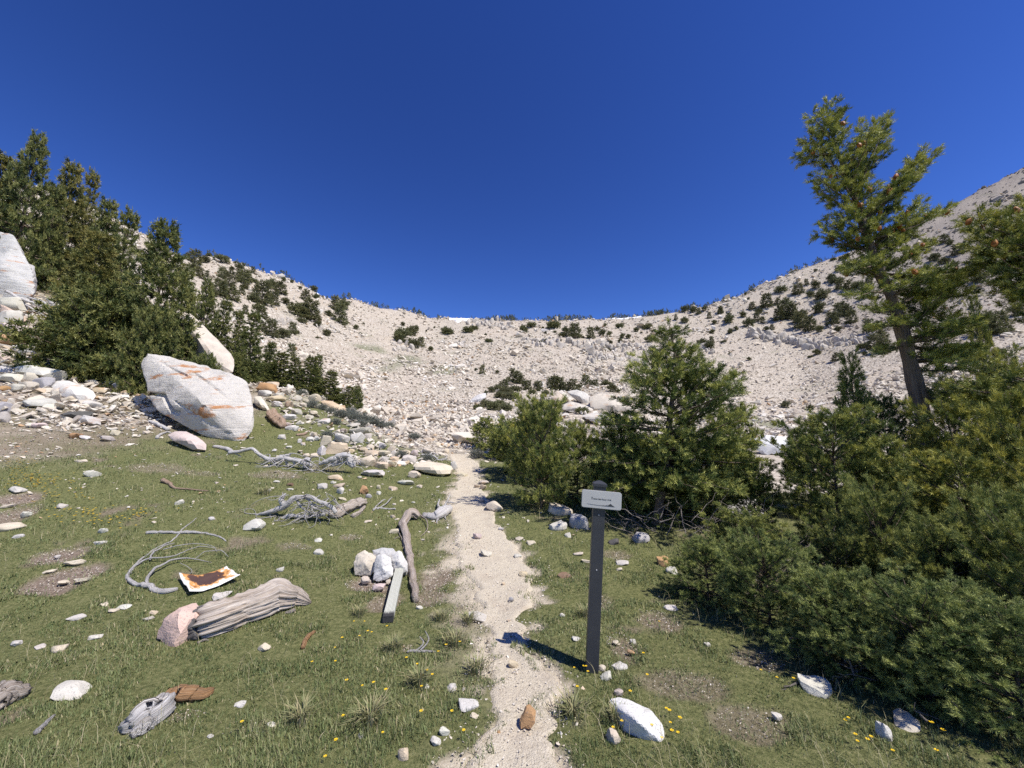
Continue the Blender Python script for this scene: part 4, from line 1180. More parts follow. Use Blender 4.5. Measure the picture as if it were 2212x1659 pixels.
# cliff bands on the slopes: bedrock built as leaning blocks
def cliff(pxs, pys, hpx, label, seed, n):
    r = np.random.default_rng(seed)
    root = None; n = int(n * 1.5)
    for i in range(n):
        u = (i + r.uniform(-.4, .4)) / n
        px = pxs[0] + (pxs[1] - pxs[0]) * u; py = np.interp(u, np.linspace(0, 1, len(pys)), pys) + r.normal(0, 4.5)
        p = at(px, py)
        if root is None:
            base = p; root = empty('cliff_band', base)
        s = hpx / FPX * adepth(p) * r.uniform(.5, 1.15)
        V, F = rock_shape(seed * 50 + i, 2, 8, 60, .16, .4)
        R = rot_mats(r, 1, .25)[0]
        Q = (V * np.array([s * r.uniform(.18, .48), s * .5, s * r.uniform(.5, 1.05)])) @ R.T + p - base + np.array([0, s * .3, s * .25])
        g = Geo(); g.add(Q, F)
        o = link('rock_block', g.mesh('rock_block', M['boulder'], smooth=False, attr=False), root)
        c = r.uniform(.40, .54); o.color = (c, c * .90, c * .77, 1)
    tag(root, label, 'cliff')
cliff((1622, 1765), (724, 732, 738, 745, 748), 19, 'jagged pale cliff band across the right slope', 1, 34)
cliff((1765, 1900), (752, 744, 738, 735), 15, 'grey broken ledges right of the jagged cliff band', 2, 26)
cliff((850, 905), (758, 754, 752), 13, 'small white outcrop below dark trees on the headwall', 3, 12)
cliff((1010, 1110), (700, 704, 706), 12, 'pale rock teeth just under the central skyline', 4, 20)
cliff((1130, 1420), (742, 745, 752, 760), 13, 'light broken ledges in the middle of the headwall', 5, 46)
cliff((1270, 1400), (778, 774, 790), 14, 'bright slabs low on the headwall above the knoll', 6, 18)
cliff((560, 640), (694, 700), 12, 'pale ledge below the trees on the left slope', 7, 14)
cliff((1512, 1545), (755, 758), 16, 'pointed outcrop below a lone fir on the right', 8, 7)

# cairn of bigger stones by the fallen post
def zc(l): return [(725.5 + x * .1813, 1079.5 + y * .1813) for x, y in l]
for pts, dp, lab, col, sd in [
        ([(430, 600), (540, 575), (690, 570), (725, 640), (640, 760), (560, 760), (480, 760)], .16, 'flat grey white rock topping the back of the stone pile', (.46, .445, .42), 41),
        ([(640, 720), (680, 650), (750, 600), (815, 660), (852, 760), (858, 860), (780, 890), (690, 850)], .14, 'white slab at the right of the pile under the post', (.58, .555, .51), 42),
        ([(222, 905), (212, 750), (250, 650), (350, 600), (430, 640), (487, 690), (470, 780), (430, 860), (420, 905), (300, 915)], .18, 'large cream rock at the left of the stone pile', (.57, .50, .40), 43),
        ([(428, 975), (465, 800), (488, 660), (540, 642), (640, 690), (692, 830), (692, 905), (600, 965), (520, 988)], .10, 'large white leaning slab in front of the stone pile', (.58, .56, .525), 44)]:
    o = outline_boulder('rock', zc(pts), float(at(*zc([(550, 985)])[0])[1]) + (.0 if sd == 44 else .10 if sd != 41 else .22), dp, lab, col, M['rock_clean'], 5, .45, 40, .07, seed=sd, back=.85)
    tag(o, lab, 'rock', 'piled stones by the fallen post')
CA = [(375, 900, 84, 92, 'white', 'small white rock wedged in the left of the stone pile'), (352, 1004, 145, 84, 'cream', 'cream rock at the front left foot of the stone pile'),
      (500, 1084, 155, 80, 'pink', 'pinkish red rock low in front of the stone pile'), (632, 1004, 74, 52, 'cream', 'small cream rock between the post and front slab'), (830, 905, 60, 50, 'white', 'small white rock between fallen post and fallen tree')]
for (x, y, w, h, c, lab) in CA:
    px, py = 725.5 + x * .1813, 1079.5 + y * .1813
    o, *_ = place_rock(px, py, w * .1813, h * .1813, c, True, sink=.12, deep=.7)
    tag(o, lab, 'rock', 'piled stones by the fallen post')

# ================================================================ DEAD WOOD
def wood_piece(name, lines, fx, fy, k, label, cat, mat='deadwood', up=0.0, plane=None, sides=9, rough=.18, arcs=0, arc_box=None, arc_r=.006, seed=0, partnames=None, lift=None, twigs=None):
    """Tapered, bent dead wood; each line is [(x, y, radius)] in a zoomed view of the photo. The first line is the body; the others are its branches."""
    r = np.random.default_rng(seed)
    allp = []
    root = None
    body = None
    for li, line in enumerate(lines):
        P = []
        for q in line:
            px, py, rad = fx + q[0] * k, fy + q[1] * k, q[2] * k
            p = at(px, py + rad * .5) if plane is None else vp(px, py, plane)
            R = rad / FPX * adepth(p)
            if plane is None:
                p = p + np.array([0, 0, R * .75 + (q[3] if len(q) > 3 else 0) + up])
            P.append([*p, R])
        P = np.array(P)
        n = max(8, int(len(P) * 7))
        Q = spline(P, n)
        Q[:, :3] += np.stack([fbm(np.arange(n) * .35, np.full(n, 3.1 + c + li), seed, 2) for c in range(3)], 1) * Q[:, 3:4] * (.75 if Q[:, 3].max() < .03 else .35)
        if root is None:
            root = Q[0, :3].copy()
        g = Geo()
        big = Q[:, 3].max()
        V, F, G = tube(Q[:, :3] - root, np.maximum(Q[:, 3], .0015), sides if big > .012 else 6, rough * 1.5 if big > .012 else .15, seed + li)
        g.add(V, F, .5, G)
        if li == 0:
            body = link(name, g.mesh(name, M[mat], smooth=True, attr=False, grain=True), None, root)
            tag(body, label, cat)
        else:
            pn = (partnames[li - 1] if partnames else 'branch')
            link(pn, g.mesh(pn, M[mat], smooth=True, attr=False, grain=True), body)
        allp.append(Q)
    if arcs:
        g = Geo(); A = np.concatenate(allp)
        for i in range(arcs):
            p0 = A[r.integers(0, len(A))][:3]
            L = r.uniform(.5, 1.0) * arc_box
            a = r.uniform(0, 2 * math.pi)
            d = np.array([math.cos(a), .6 * math.sin(a), r.uniform(-.15, .5)]); side = np.array([-d[1], d[0], r.uniform(-.6, .2)])
            t = np.linspace(0, 1, 9)[:, None]
            Q = p0 + d * L * t + side * L * .55 * np.sin(t * math.pi * r.uniform(.5, 1.0)) * r.choice([-1, 1]) + np.array([0, 0, -.5 * L]) * t ** 2
            gz = ground(Q[:, 0], Q[:, 1]); Q[:, 2] = np.maximum(Q[:, 2], gz + .012)
            V, F, G = tube(Q - root, np.linspace(arc_r * r.uniform(.7, 1.4), arc_r * .35, 9), 5)
            g.add(V, F, .5, G)
        tw = link('twigs', g.mesh('twigs', M[mat], smooth=True, attr=False, grain=True), body)
        tw['kind'] = 'stuff'
    return body

ZB4 = (265.4, 1114.8, .192)
wood_piece('bent_branch', [[(605, 830, 20), (480, 850, 30), (380, 840, 30), (270, 795, 26), (170, 780, 22), (70, 730, 20), (45, 690, 18), (80, 620, 17), (150, 540, 14), (250, 460, 11), (400, 350, 9), (500, 310, 8), (600, 240, 8), (670, 150, 8), (760, 80, 5), (830, 20, 3)],
                           [(270, 790, 20), (290, 700, 15, .03), (380, 630, 13, .05), (500, 570, 10, .05), (640, 530, 8, .05), (800, 515, 5, .03), (1000, 520, 3)],
                           [(100, 590, 12), (200, 540, 11, .02), (300, 520, 9, .04), (500, 515, 7, .05), (640, 480, 6, .06), (760, 420, 5, .05), (860, 380, 4, .04), (1050, 380, 3, .02)],
                           [(300, 510, 10, .02), (350, 440, 9, .04), (450, 390, 7, .05), (570, 350, 4, .05)],
                           [(450, 410, 5, .03), (640, 375, 4, .05), (760, 360, 4, .05), (1000, 365, 3, .03), (1060, 400, 2)],
                           [(800, 510, 4, .02), (920, 450, 4, .05), (1080, 435, 4, .05), (1190, 470, 2, .01)],
                           [(640, 560, 3, .03), (740, 600, 3, .02), (765, 650, 3, .01), (700, 690, 2)]], *ZB4,
           'grey bare branch curling like a hook on the left meadow', 'branch', 'deadwood', seed=1)
wood_piece('stick', [[(270, 190, 22), (400, 185, 20), (530, 190, 14), (700, 185, 16), (850, 195, 13), (960, 200, 11), (1080, 235, 9), (1160, 285, 6)]], *ZB4, 'straight pale stick with a drooping end above the hooked branch', 'stick', 'deadwood', seed=2)
ZC = (725.5, 1079.5, .1813)
wood_piece('fallen_tree', [[(962, 1205, 40), (930, 1050, 43), (900, 850, 44), (880, 680, 43), (850, 520, 43), (822, 400, 43, .02), (815, 290, 42, .05), (860, 230, 48, .07), (920, 215, 44, .05), (985, 222, 36, .0)],
                          [(1000, 215, 9, .04), (1080, 290, 6, .06), (1085, 390, 4, .03), (1010, 440, 3)], [(800, 510, 7), (760, 460, 5, .05), (730, 440, 3, .08)], [(830, 640, 7), (800, 600, 4, .04)], [(690, 470, 4), (760, 460, 4, .02), (800, 500, 5, .03)]],
           *ZC, 'thin dead trunk with a hooked grey top lying by the fallen post', 'trunk', 'greybrown', seed=3, sides=18, rough=.24)
wood_piece('stump', [[(1045, 195, 32), (1180, 205, 48), (1260, 170, 62), (1330, 130, 45), (1345, 90, 20)], [(1240, 190, 18), (1210, 250, 12), (1200, 280, 6)], [(1310, 160, 14), (1300, 210, 10), (1310, 235, 5)], [(1310, 50, 9, .03), (1370, 55, 8, .03), (1445, 45, 5)],
                     [(1280, 120, 14, .02), (1330, 60, 8, .08), (1360, 10, 4, .12)], [(1220, 120, 16, .05), (1230, 60, 8, .10)]],
           *ZC, 'small splintered stump lying at the left trail edge', 'stump', 'deadwood', seed=4, rough=.35, partnames=['splinter', 'splinter', 'root', 'root', 'splinter'])
ZK = (495.5, 937.9, .16)
YK = float(at(ZK[0] + 900 * .16, ZK[1] + 1150 * .16)[1])
wood_piece('dead_krummholz', [[(360, 1095, 14), (560, 1040, 30), (750, 970, 38), (880, 860, 34), (1060, 850, 30), (1200, 900, 24), (1390, 1000, 24), (1440, 1060, 20)],
                              [(590, 1410, 26), (650, 1280, 34), (700, 1180, 34), (800, 1100, 26), (1000, 1110, 22), (1300, 1075, 26)], [(740, 960, 26), (700, 890, 32), (760, 800, 10)], [(900, 850, 18), (1000, 1010, 12), (1120, 1060, 8), (1350, 1020, 6)],
                              [(1060, 850, 14), (1110, 930, 10), (1250, 975, 8), (1430, 870, 4)], [(1100, 960, 14), (1200, 1020, 10), (1330, 1050, 8)], [(1000, 830, 14), (1080, 930, 10), (1060, 1000, 6)], [(560, 1050, 10), (550, 1120, 7), (570, 1190, 4)]],
           *ZK, 'grey tangle of dead krummholz branches arching on the meadow', 'deadwood', 'deadwood', plane=YK, seed=5, arcs=75, arc_box=.42, arc_r=.0065)
wood_piece('log', [[(1350, 1090, 60), (1450, 1085, 74), (1600, 1020, 72), (1720, 960, 70), (1815, 925, 58)], [(1660, 1110, 26), (1760, 1060, 24), (1820, 985, 18)]], *ZK,
           'short brown broken log at the right end of the grey root tangle', 'log', 'logwood', seed=6, sides=22, rough=.3, partnames=['bark_slab'])
YU = float(at(ZK[0] + 800 * .16, ZK[1] + 450 * .16)[1])
wood_piece('dead_krummholz', [[(0, 250, 26), (100, 240, 20), (290, 200, 18), (430, 290, 20), (560, 350, 34), (750, 325, 40), (950, 370, 36), (1120, 430, 24)], [(590, 330, 16), (620, 400, 13), (640, 450, 8)], [(760, 320, 16), (770, 400, 12), (745, 460, 8)], [(680, 300, 20), (800, 280, 18), (830, 260, 10)],
                              [(640, 360, 14), (700, 380, 12), (640, 420, 8)], [(820, 330, 20), (880, 400, 14), (830, 440, 8)], [(950, 380, 24), (1060, 340, 26), (1100, 360, 20)], [(1000, 430, 20), (1080, 470, 16), (1140, 490, 8)]],
           *ZK, 'long grey dead stem with dangling roots below the huge boulder', 'deadwood', 'deadwood', plane=YU, seed=7, arcs=40, arc_box=.5, arc_r=.011)
wood_piece('dead_krummholz', [[(1205, 405, 20), (1400, 340, 38), (1500, 300, 44), (1580, 290, 44), (1640, 380, 50), (1660, 440, 36)], [(1350, 420, 20), (1480, 360, 24), (1560, 320, 20)], [(1380, 430, 16), (1500, 400, 18), (1640, 330, 14)], [(1560, 270, 14), (1590, 330, 14), (1570, 420, 12)], [(1600, 300, 16), (1690, 380, 14), (1700, 440, 8)]],
           *ZK, 'grey splintered root wad left of the rubble heap', 'deadwood', 'deadwood', plane=YU, seed=8, arcs=30, arc_box=.4, arc_r=.011)
Z5 = (0, 973.3, .4132)
wood_piece('wood_chunk', [[(625, 1450, 18), (690, 1440, 40), (760, 1400, 58), (830, 1360, 50), (890, 1310, 26), (935, 1285, 8)], [(680, 1500, 22), (740, 1460, 30), (800, 1420, 30)]], *Z5, 'grey splintered driftwood chunk in the lower left grass', 'wood', 'deadwood', seed=9, rough=.4, sides=18, partnames=['splinter'])
wood_piece('wood_chunk', [[(860, 1310, 20), (900, 1290, 36), (980, 1290, 38), (1050, 1280, 30), (1112, 1262, 14)]], *Z5, 'orange brown rotten wood chunk behind the grey driftwood', 'wood', 'orangewood', seed=10, rough=.35, sides=16)
wood_piece('log', [[(-120, 1370, 60), (-20, 1320, 58), (60, 1290, 48), (120, 1270, 30), (148, 1262, 12)], [(20, 1215, 14), (25, 1240, 18), (40, 1270, 20)]], *Z5, 'brown weathered log end entering at the left picture edge', 'log', 'logwood', seed=11, rough=.3, sides=18, partnames=['knot'])
wood_piece('stick', [[(850, 160, 12), (880, 170, 10), (930, 200, 6), (1000, 205, 5), (1090, 212, 3)]], *Z5, 'thin brown stick in the grass above the hooked branch', 'stick', 'barkwood', seed=12)
wood_piece('stick', [[(190, 1478, 14), (230, 1440, 10), (285, 1383, 6)]], *Z5, 'short pale wood splinter at lower left', 'stick', 'deadwood', seed=13)
wood_piece('stick', [[(1585, 1035, 10), (1605, 980, 12), (1640, 950, 8)]], *Z5, 'reddish bark sliver in the grass right of the log', 'stick', 'orangewood', seed=14)
Z6 = (442.4, 1017.5, .3866)
wood_piece('stick', [[(1130, 1010, 6), (1190, 1008, 8), (1290, 1012, 5)], [(1180, 1005, 5), (1220, 985, 4, .03), (1200, 965, 3, .05)], [(1200, 1008, 5), (1250, 970, 4, .03), (1230, 940, 2, .06)]], *Z6, 'small pale forked twig in the grass left of the trail', 'stick', 'deadwood', seed=15)
wood_piece('stick', [[(1065, 215, 5), (960, 205, 5), (940, 222, 4)], [(940, 215, 3), (990, 180, 3, .04), (1010, 175, 2, .05)], [(960, 215, 3), (1020, 190, 3, .04), (1045, 165, 2, .06)]], *Z6, 'thin pale twigs lying right of the broken log', 'stick', 'deadwood', seed=16)
wood_piece('stick', [[(490, 1262, 12), (520, 1305, 10), (620, 1370, 6)]], 0, 460, .3094, 'thin brown stick on the soil left of the huge boulder', 'stick', 'barkwood', seed=17) if False else None
ZF = (0, 460, .3094)
wood_piece('stick', [[(730, 1195, 9), (790, 1240, 8), (858, 1300, 7)]], *ZF, 'thin brown stick on the soil left of the huge boulder', 'stick', 'barkwood', seed=17)
YF = float(at(50, 640)[1])
wood_piece('dead_stump', [[(-60, 430, 30), (40, 400, 30), (110, 370, 36), (165, 400, 44), (195, 470, 38), (205, 560, 18)], [(0, 440, 24), (70, 470, 20), (100, 490, 10)], [(150, 400, 20), (120, 470, 16), (130, 540, 8)], [(90, 370, 12), (70, 335, 6)]], *ZF,
           'twisted pale dead stump in front of the left edge boulder', 'stump', 'deadwood', plane=YF, seed=18, rough=.3, sides=14)
YF2 = float(at(90, 690)[1])
wood_piece('dead_branch', [[(40, 545, 9), (150, 600, 10), (270, 640, 10), (400, 680, 9), (465, 705, 6)], [(200, 590, 6), (300, 620, 6), (380, 700, 4)], [(180, 640, 6), (280, 700, 6), (340, 740, 4)], [(330, 600, 10), (370, 640, 9), (350, 690, 6)]], *ZF,
           'grey brush of dead branches on the left hillside', 'branch', 'deadwood', plane=YF2, seed=19, arcs=45, arc_box=1.0, arc_r=.016)
ZE = (548.6, 796.3, .24)
wood_piece('stump', [[(160, 400, 40), (200, 450, 46), (240, 500, 40), (265, 530, 24)]], *ZE, 'brown fibrous rotten stump right of the huge boulder', 'stump', 'barkwood', seed=20, rough=.35, sides=14)
wood_piece('stick', [[(380, 600, 10), (450, 590, 12), (500, 560, 6)]], *ZE, 'brown stick above the rubble heap', 'stick', 'barkwood', seed=21)
wood_piece('dead_branch', [[(1500, 790, 8), (1600, 800, 9), (1660, 840, 6)], [(1560, 800, 6), (1610, 770, 5), (1660, 800, 4)], [(1660, 835, 5), (1740, 820, 4)]], *ZE, 'grey dead branch lying behind the broad low boulder', 'branch', 'deadwood', up=.05, seed=22, arcs=14, arc_box=.5, arc_r=.010)
ZBb = (283.1, 725.5, .16)
wood_piece('dead_branch', [[(240, 1150, 18), (330, 1190, 26), (500, 1265, 24)]], *ZBb, 'short white dead branch left of the huge boulder foot', 'branch', 'deadwood', seed=23)
wood_piece('dead_branch', [[(340, 1380, 22), (400, 1330, 14), (500, 1300, 12), (540, 1310, 8)]], *ZBb, 'grey bent dead branch beside the pinkish rounded rock', 'branch', 'deadwood', seed=24)
wood_piece('dead_branch', [[(1110, 1500, 20), (1250, 1520, 26), (1380, 1590, 24), (1500, 1560, 22), (1630, 1530, 18)], [(1330, 1560, 10), (1310, 1600, 6), (1285, 1610, 4)]], *ZBb, 'grey crooked dead branch in front of the huge boulder', 'branch', 'deadwood', seed=25)

# the big weathered log with deep grain
def big_log():
    fx, fy, k = ZB4
    pts = [(800, 1235, 120), (900, 1190, 178), (1050, 1140, 180), (1250, 1070, 165), (1450, 1010, 165), (1650, 930, 168), (1800, 930, 130), (1930, 930, 90), (2040, 960, 50), (2115, 975, 10)]
    P = []
    for x, y, r in pts:
        px, py = fx + x * k, fy + y * k
        foot = at(px, py + r * k * .95); R = r * k / FPX * adepth(foot)
        P.append([foot[0], foot[1] + R * .55, foot[2] + R * .72, R * 1.14])
    Q = spline(np.array(P), 110)
    root = Q[0, :3].copy()
    sides = 96
    V, F, G = tube(Q[:, :3] - root, Q[:, 3], sides, 0)
    n = 110
    W_ = V[:n * sides].reshape(n, sides, 3); a = np.linspace(0, 2 * math.pi, sides, endpoint=False)[None, :]; s = np.linspace(0, 1, n)[:, None]
    c, d = np.cos(a + s * .5), np.sin(a + s * .5)
    ridg = fbm(c * 6 + 3 + s * 1.0, d * 6 + s * 1.3, 5, 3) * .14 + np.abs(fbm(c * 9 + s * .8, d * 9 + s * 1.1, 6, 2)) * -.36 + fbm(c * 1.6 + 9 + s * 2.2, d * 1.6 + s * 2, 7, 3) * .20
    split = np.exp(-((((a + s * .35 - 5.35) + math.pi) % (2 * math.pi) - math.pi) / .13) ** 2) * -.38 * sstep(.02, .2, s) * (1 - sstep(.6, .8, s))
    jag = (1 - sstep(.0, .16, s)) * fbm(c * 7 + s * 9, d * 7, 9, 3) * .32
    cen = Q[:, None, :3] - root
    W_[:] = cen + (W_ - cen) * (1 + ridg + split + jag)[..., None]
    tdir = unit(Q[4, :3] - Q[0, :3])
    W_[:6] += (tdir[None, None, :] * (fbm(c[:6] * 4, d[:6] * 4, 12, 2) * .06)[..., None])
    V[:n * sides] = W_.reshape(-1, 3)
    g = Geo(); g.add(V, F, .5, G)
    o = link('log', g.mesh('log', M['logwood'], smooth=True, attr=False, grain=True), None, root)
    tag(o, 'thick weathered grey log with deep grain and splintered end', 'log')
    # dark splinters at the broken end
    r = np.random.default_rng(4); g2 = Geo()
    for i in range(34):
        an = r.uniform(0, 2 * math.pi); rad = Q[3, 3] * r.uniform(.45, 1.12)
        e1 = unit(np.cross(tdir, [0, 0, 1])); e2 = np.cross(e1, tdir)
        p0 = Q[5, :3] - root + (e1 * math.cos(an) + e2 * math.sin(an)) * rad
        p1 = p0 - tdir * r.uniform(.07, .20) + r.normal(0, .012, 3)
        V, F, G = tube(np.linspace(p0, p1, 6), np.linspace(.03, .006, 6) * r.uniform(.7, 1.4), 7, .4, i)
        g2.add(V, F, .5, G)
    c_ = link('splintered_end', g2.mesh('splintered_end', M['darkwood'], smooth=True, attr=False, grain=True), o)
    c_['label'] = 'dark grey splintered end'; c_['kind'] = 'stuff'
    V, F, G = tube(np.array([vp(fx + x * k, fy + y * k, Q[80, 1] - .1) for x, y in [(1770, 1150), (1850, 1100), (1935, 1050)]]) - root, [.018, .022, .012], 8, .3, 3)
    g3 = Geo(); g3.add(V, F, .5, G)
    link('splinter', g3.mesh('splinter', M['logwood'], smooth=True, attr=False, grain=True), o)
big_log()
wood_piece('wood_splinter', [[(835, 1430, 12), (900, 1405, 16), (970, 1395, 8)]], *ZB4, 'small pale wood splinter under the left end of the log', 'wood', 'logwood', seed=30)

# rusty enamel sheet
def rusty_sheet():
    fx, fy, k = ZB4
    cor = [(620, 720), (1160, 648), (1312, 752), (742, 915)]       # back left, back right, front right, front left
    Pw = [at(fx + x * k, fy + y * k) for x, y in cor]
    nu, nv = 36, 20
    U, Vv = np.meshgrid(np.linspace(0, 1, nu), np.linspace(0, 1, nv), indexing='ij')
    bl, br, fr, fl = [p for p in Pw]
    X = ((1 - U)[..., None] * (1 - Vv)[..., None] * fl + U[..., None] * (1 - Vv)[..., None] * fr + U[..., None] * Vv[..., None] * br + (1 - U)[..., None] * Vv[..., None] * bl)
    sag = .030 + .055 * (np.abs(U - .42) ** 1.6) * 2 + .012 * fbm(U * 4, Vv * 4, 3, 2) + .02 * sstep(.85, 1, Vv) * (np.abs(U - .5))
    X[..., 2] = ground(X[..., 0], X[..., 1]) + sag
    root = X[0, 0].copy()
    top = X - root; bot = top.copy(); bot[..., 2] -= .006
    idx = np.arange(nu * nv).reshape(nu, nv); a, b, c, d = idx[:-1, :-1], idx[1:, :-1], idx[1:, 1:], idx[:-1, 1:]
    F1 = np.concatenate([np.stack([a, b, c], -1).reshape(-1, 3), np.stack([a, c, d], -1).reshape(-1, 3)])
    loop = list(idx[:, 0]) + list(idx[-1, 1:]) + list(idx[-2::-1, -1]) + list(idx[0, -2:0:-1])
    n = nu * nv; R = []
    for i, p in enumerate(loop):
        q = loop[(i + 1) % len(loop)]; R += [(p, p + n, q + n), (p, q + n, q)]
    g = Geo(); G = np.stack([U, Vv, 0 * U], -1).reshape(-1, 3)
    g.add(np.concatenate([top.reshape(-1, 3), bot.reshape(-1, 3)]), np.concatenate([F1, F1[:, ::-1] + n, np.array(R)]), .5, np.concatenate([G, G]))
    o = link('metal_sheet', g.mesh('metal_sheet', M['rust'], smooth=True, attr=False, grain=True), None, root)
    tag(o, 'bent rusty white enamel metal sheet lying behind the log', 'metal sheet')
rusty_sheet()

# fallen grooved post
def fallen_post():
    fx, fy, k = ZC
    p0 = at(fx + 610 * k, fy + 1490 * k); p1g = at(fx + 755 * k, fy + 905 * k)
    top = vp(fx + 775 * k, fy + 765 * k, p1g[1] + .12)
    p0 = p0 + np.array([0, .02, .035])
    ax = top - p0; L = np.linalg.norm(ax); ax = ax / L
    side = unit(np.cross(ax, [0, 0, 1])); nrm = np.cross(side, ax)
    w = 122 * k / FPX * adepth(p0); h = w * .62
    # cross-section with saw grooves on the upper face
    sec = [(-w / 2, -h / 2), (w / 2, -h / 2), (w / 2, h / 2)]
    ng = 8
    for i in range(ng):
        x0 = w / 2 - (i + .12) * w / ng; x1 = w / 2 - (i + .78) * w / ng; x2 = w / 2 - (i + .88) * w / ng; x3 = w / 2 - (i + 1.0) * w / ng
        sec += [(x0, h / 2), (x1, h / 2), (x2, h / 2 - .007), (x3 + .0006, h / 2 - .007)]
    sec += [(-w / 2, h / 2 - .003)]
    sec = np.array(sec); m = len(sec); n = 40
    V = []; G = []
    for i in range(n):
        s = i / (n - 1)
        for (x, y) in sec:
            V.append(p0 + ax * L * s + side * x + nrm * y); G.append((s, x / w + .5, y))
    idx = np.arange(n * m).reshape(n, m); i0, i1 = idx[:-1], idx[1:]; j0, j1 = np.roll(i0, -1, 1), np.roll(i1, -1, 1)
    F = np.concatenate([np.stack([i0, j0, j1], -1).reshape(-1, 3), np.stack([i0, j1, i1], -1).reshape(-1, 3)])
    V = V + [p0, p0 + ax * L]; G = G + [(0, .5, 0), (1, .5, 0)]
    c0 = n * m; kk = np.arange(m); k2 = np.roll(kk, -1)
    F = np.concatenate([F, np.stack([np.full(m, c0), k2, kk], -1), np.stack([np.full(m, c0 + 1), (n - 1) * m + kk, (n - 1) * m + k2], -1)])
    g = Geo(); g.add(np.array(V) - p0, F, .5, np.array(G))
    o = link('fallen_post', g.mesh('fallen_post', M['plank'], smooth=False, attr=False, grain=True), None, p0)
    tag(o, 'pale grooved square post with dark ends fallen against stone pile', 'post')
fallen_post()

# ================================================================ SIGNPOST
def rbox(bm, sx, sy, sz, z0, bev, seg=2):
    r = bmesh.ops.create_cube(bm, size=1.0)
    for v in r['verts']:
        v.co = Vector((v.co.x * sx, v.co.y * sy, (v.co.z + .5) * sz + z0))
    es = list({e for v in r['verts'] for e in v.link_edges})
    bmesh.ops.bevel(bm, geom=es, offset=bev, segments=seg, affect='EDGES', profile=.6)
def bm_obj(name, bm, mat, parent=None, smooth=False):
    me = bpy.data.meshes.new(name); bm.to_mesh(me); bm.free(); me.materials.append(mat)
    for p in me.polygons: p.use_smooth = smooth
    return link(name, me, parent)
def signpost():
    foot = at(1281, 1455); D = adepth(foot)
    w = 27.0 / FPX * D * 1.0
    topw = vp(1297, 1037, foot[1] + .02)
    Hh = topw[2] - foot[2]
    root = empty('trail_signpost', (foot[0], foot[1] + w * .5, foot[2]))
    tag(root, 'slim black trail signpost with pale name board and cap', 'signpost')
    # lean: top shifts right
    lean = math.atan2(topw[0] - foot[0], Hh)
    root.rotation_euler = (math.radians(-.6), lean, math.radians(-7))
    bm = bmesh.new(); rbox(bm, w, w, Hh - .04 + .05, -.05, .003); bm_obj('shaft', bm, M['post'], root)
    bm = bmesh.new()
    rbox(bm, w * 1.16, w * 1.16, .024, Hh - .045, .003)
    c = w * .57; z = Hh - .0215
    vs = [bm.verts.new((sx * c, sy * c, z)) for sx, sy in ((-1, -1), (1, -1), (1, 1), (-1, 1))]
    q = .25
    vt = [bm.verts.new((sx * c * q, sy * c * q, z + .018)) for sx, sy in ((-1, -1), (1, -1), (1, 1), (-1, 1))]
    for i in range(4): bm.faces.new((vs[i], vs[(i + 1) % 4], vt[(i + 1) % 4], vt[i]))
    bm.faces.new(vt)
    bm_obj('cap', bm, M['post'], root)
    # board
    bw = 84.0 / FPX * D * 1.06; bh = 37.0 / FPX * D * 1.06; th = .018
    zc = Hh * (1458 - 1079) / (1458 - 1037) - .004
    bm = bmesh.new()
    n = 6; rad = .016; prof = []
    for cx, cz, a0 in ((bw / 2 - rad, bh / 2 - rad, 0), (-bw / 2 + rad, bh / 2 - rad, 90), (-bw / 2 + rad, -bh / 2 + rad, 180), (bw / 2 - rad, -bh / 2 + rad, 270)):
        for i in range(n + 1):
            a = math.radians(a0 + 90 * i / n); prof.append((cx + rad * math.cos(a), cz + rad * math.sin(a)))
    yf = -w / 2 - th - .001
    f = [bm.verts.new((x, yf, zc + z)) for x, z in prof]; b = [bm.verts.new((x, yf + th, zc + z)) for x, z in prof]
    bm.faces.new(f); bm.faces.new(b[::-1])
    m = len(prof)
    for i in range(m): bm.faces.new((f[i], b[i], b[(i + 1) % m], f[(i + 1) % m]))
    bmesh.ops.recalc_face_normals(bm, faces=bm.faces)
    es = [e for e in bm.edges if abs(e.verts[0].co.y - e.verts[1].co.y) < 1e-6]
    bmesh.ops.bevel(bm, geom=es, offset=.003, segments=2, affect='EDGES')
    off = .012
    board = bm_obj('name_board', bm, M['plate'], root); board.location.x = off
    board['label'] = 'pale grey board with rounded corners'
    # lettering
    cu = bpy.data.curves.new('txt', 'FONT'); cu.body = 'Stone Lake Route 1.5 Mi'; cu.size = .0128; cu.extrude = .0004; cu.align_x = 'LEFT'; cu.offset = .00012
    to = bpy.data.objects.new('txt', cu); COL.objects.link(to)
    bpy.context.view_layer.update()
    dg = bpy.context.evaluated_depsgraph_get()
    me = bpy.data.meshes.new_from_object(to.evaluated_get(dg))
    bpy.data.objects.remove(to)
    me.materials.clear(); me.materials.append(M['ink'])
    wx = max(v.co.x for v in me.vertices)
    s = bw * .445 / wx
    lt = link('lettering', me, board, (-bw * .205, yf - .0008, zc + bh * .005), (math.radians(90), 0, 0), (s, s * 1.05, 1))
    # arrow
    def flat(name, polys):
        bm = bmesh.new()
        for pl in polys:
            a = [bm.verts.new((x * bw, yf - .0012, zc + z * bh)) for x, z in pl]; bk = [bm.verts.new((x * bw, yf - .0002, zc + z * bh)) for x, z in pl]
            bm.faces.new(a); bm.faces.new(bk[::-1])
            for i in range(len(pl)): bm.faces.new((a[i], bk[i], bk[(i + 1) % len(pl)], a[(i + 1) % len(pl)]))
        bmesh.ops.recalc_face_normals(bm, faces=bm.faces)
        return bm_obj(name, bm, M['ink'], board)
    flat('arrow', [[(-.245, -.01), (-.231, -.01), (-.231, .09), (-.222, .09), (-.238, .145), (-.254, .09), (-.245, .09)]])
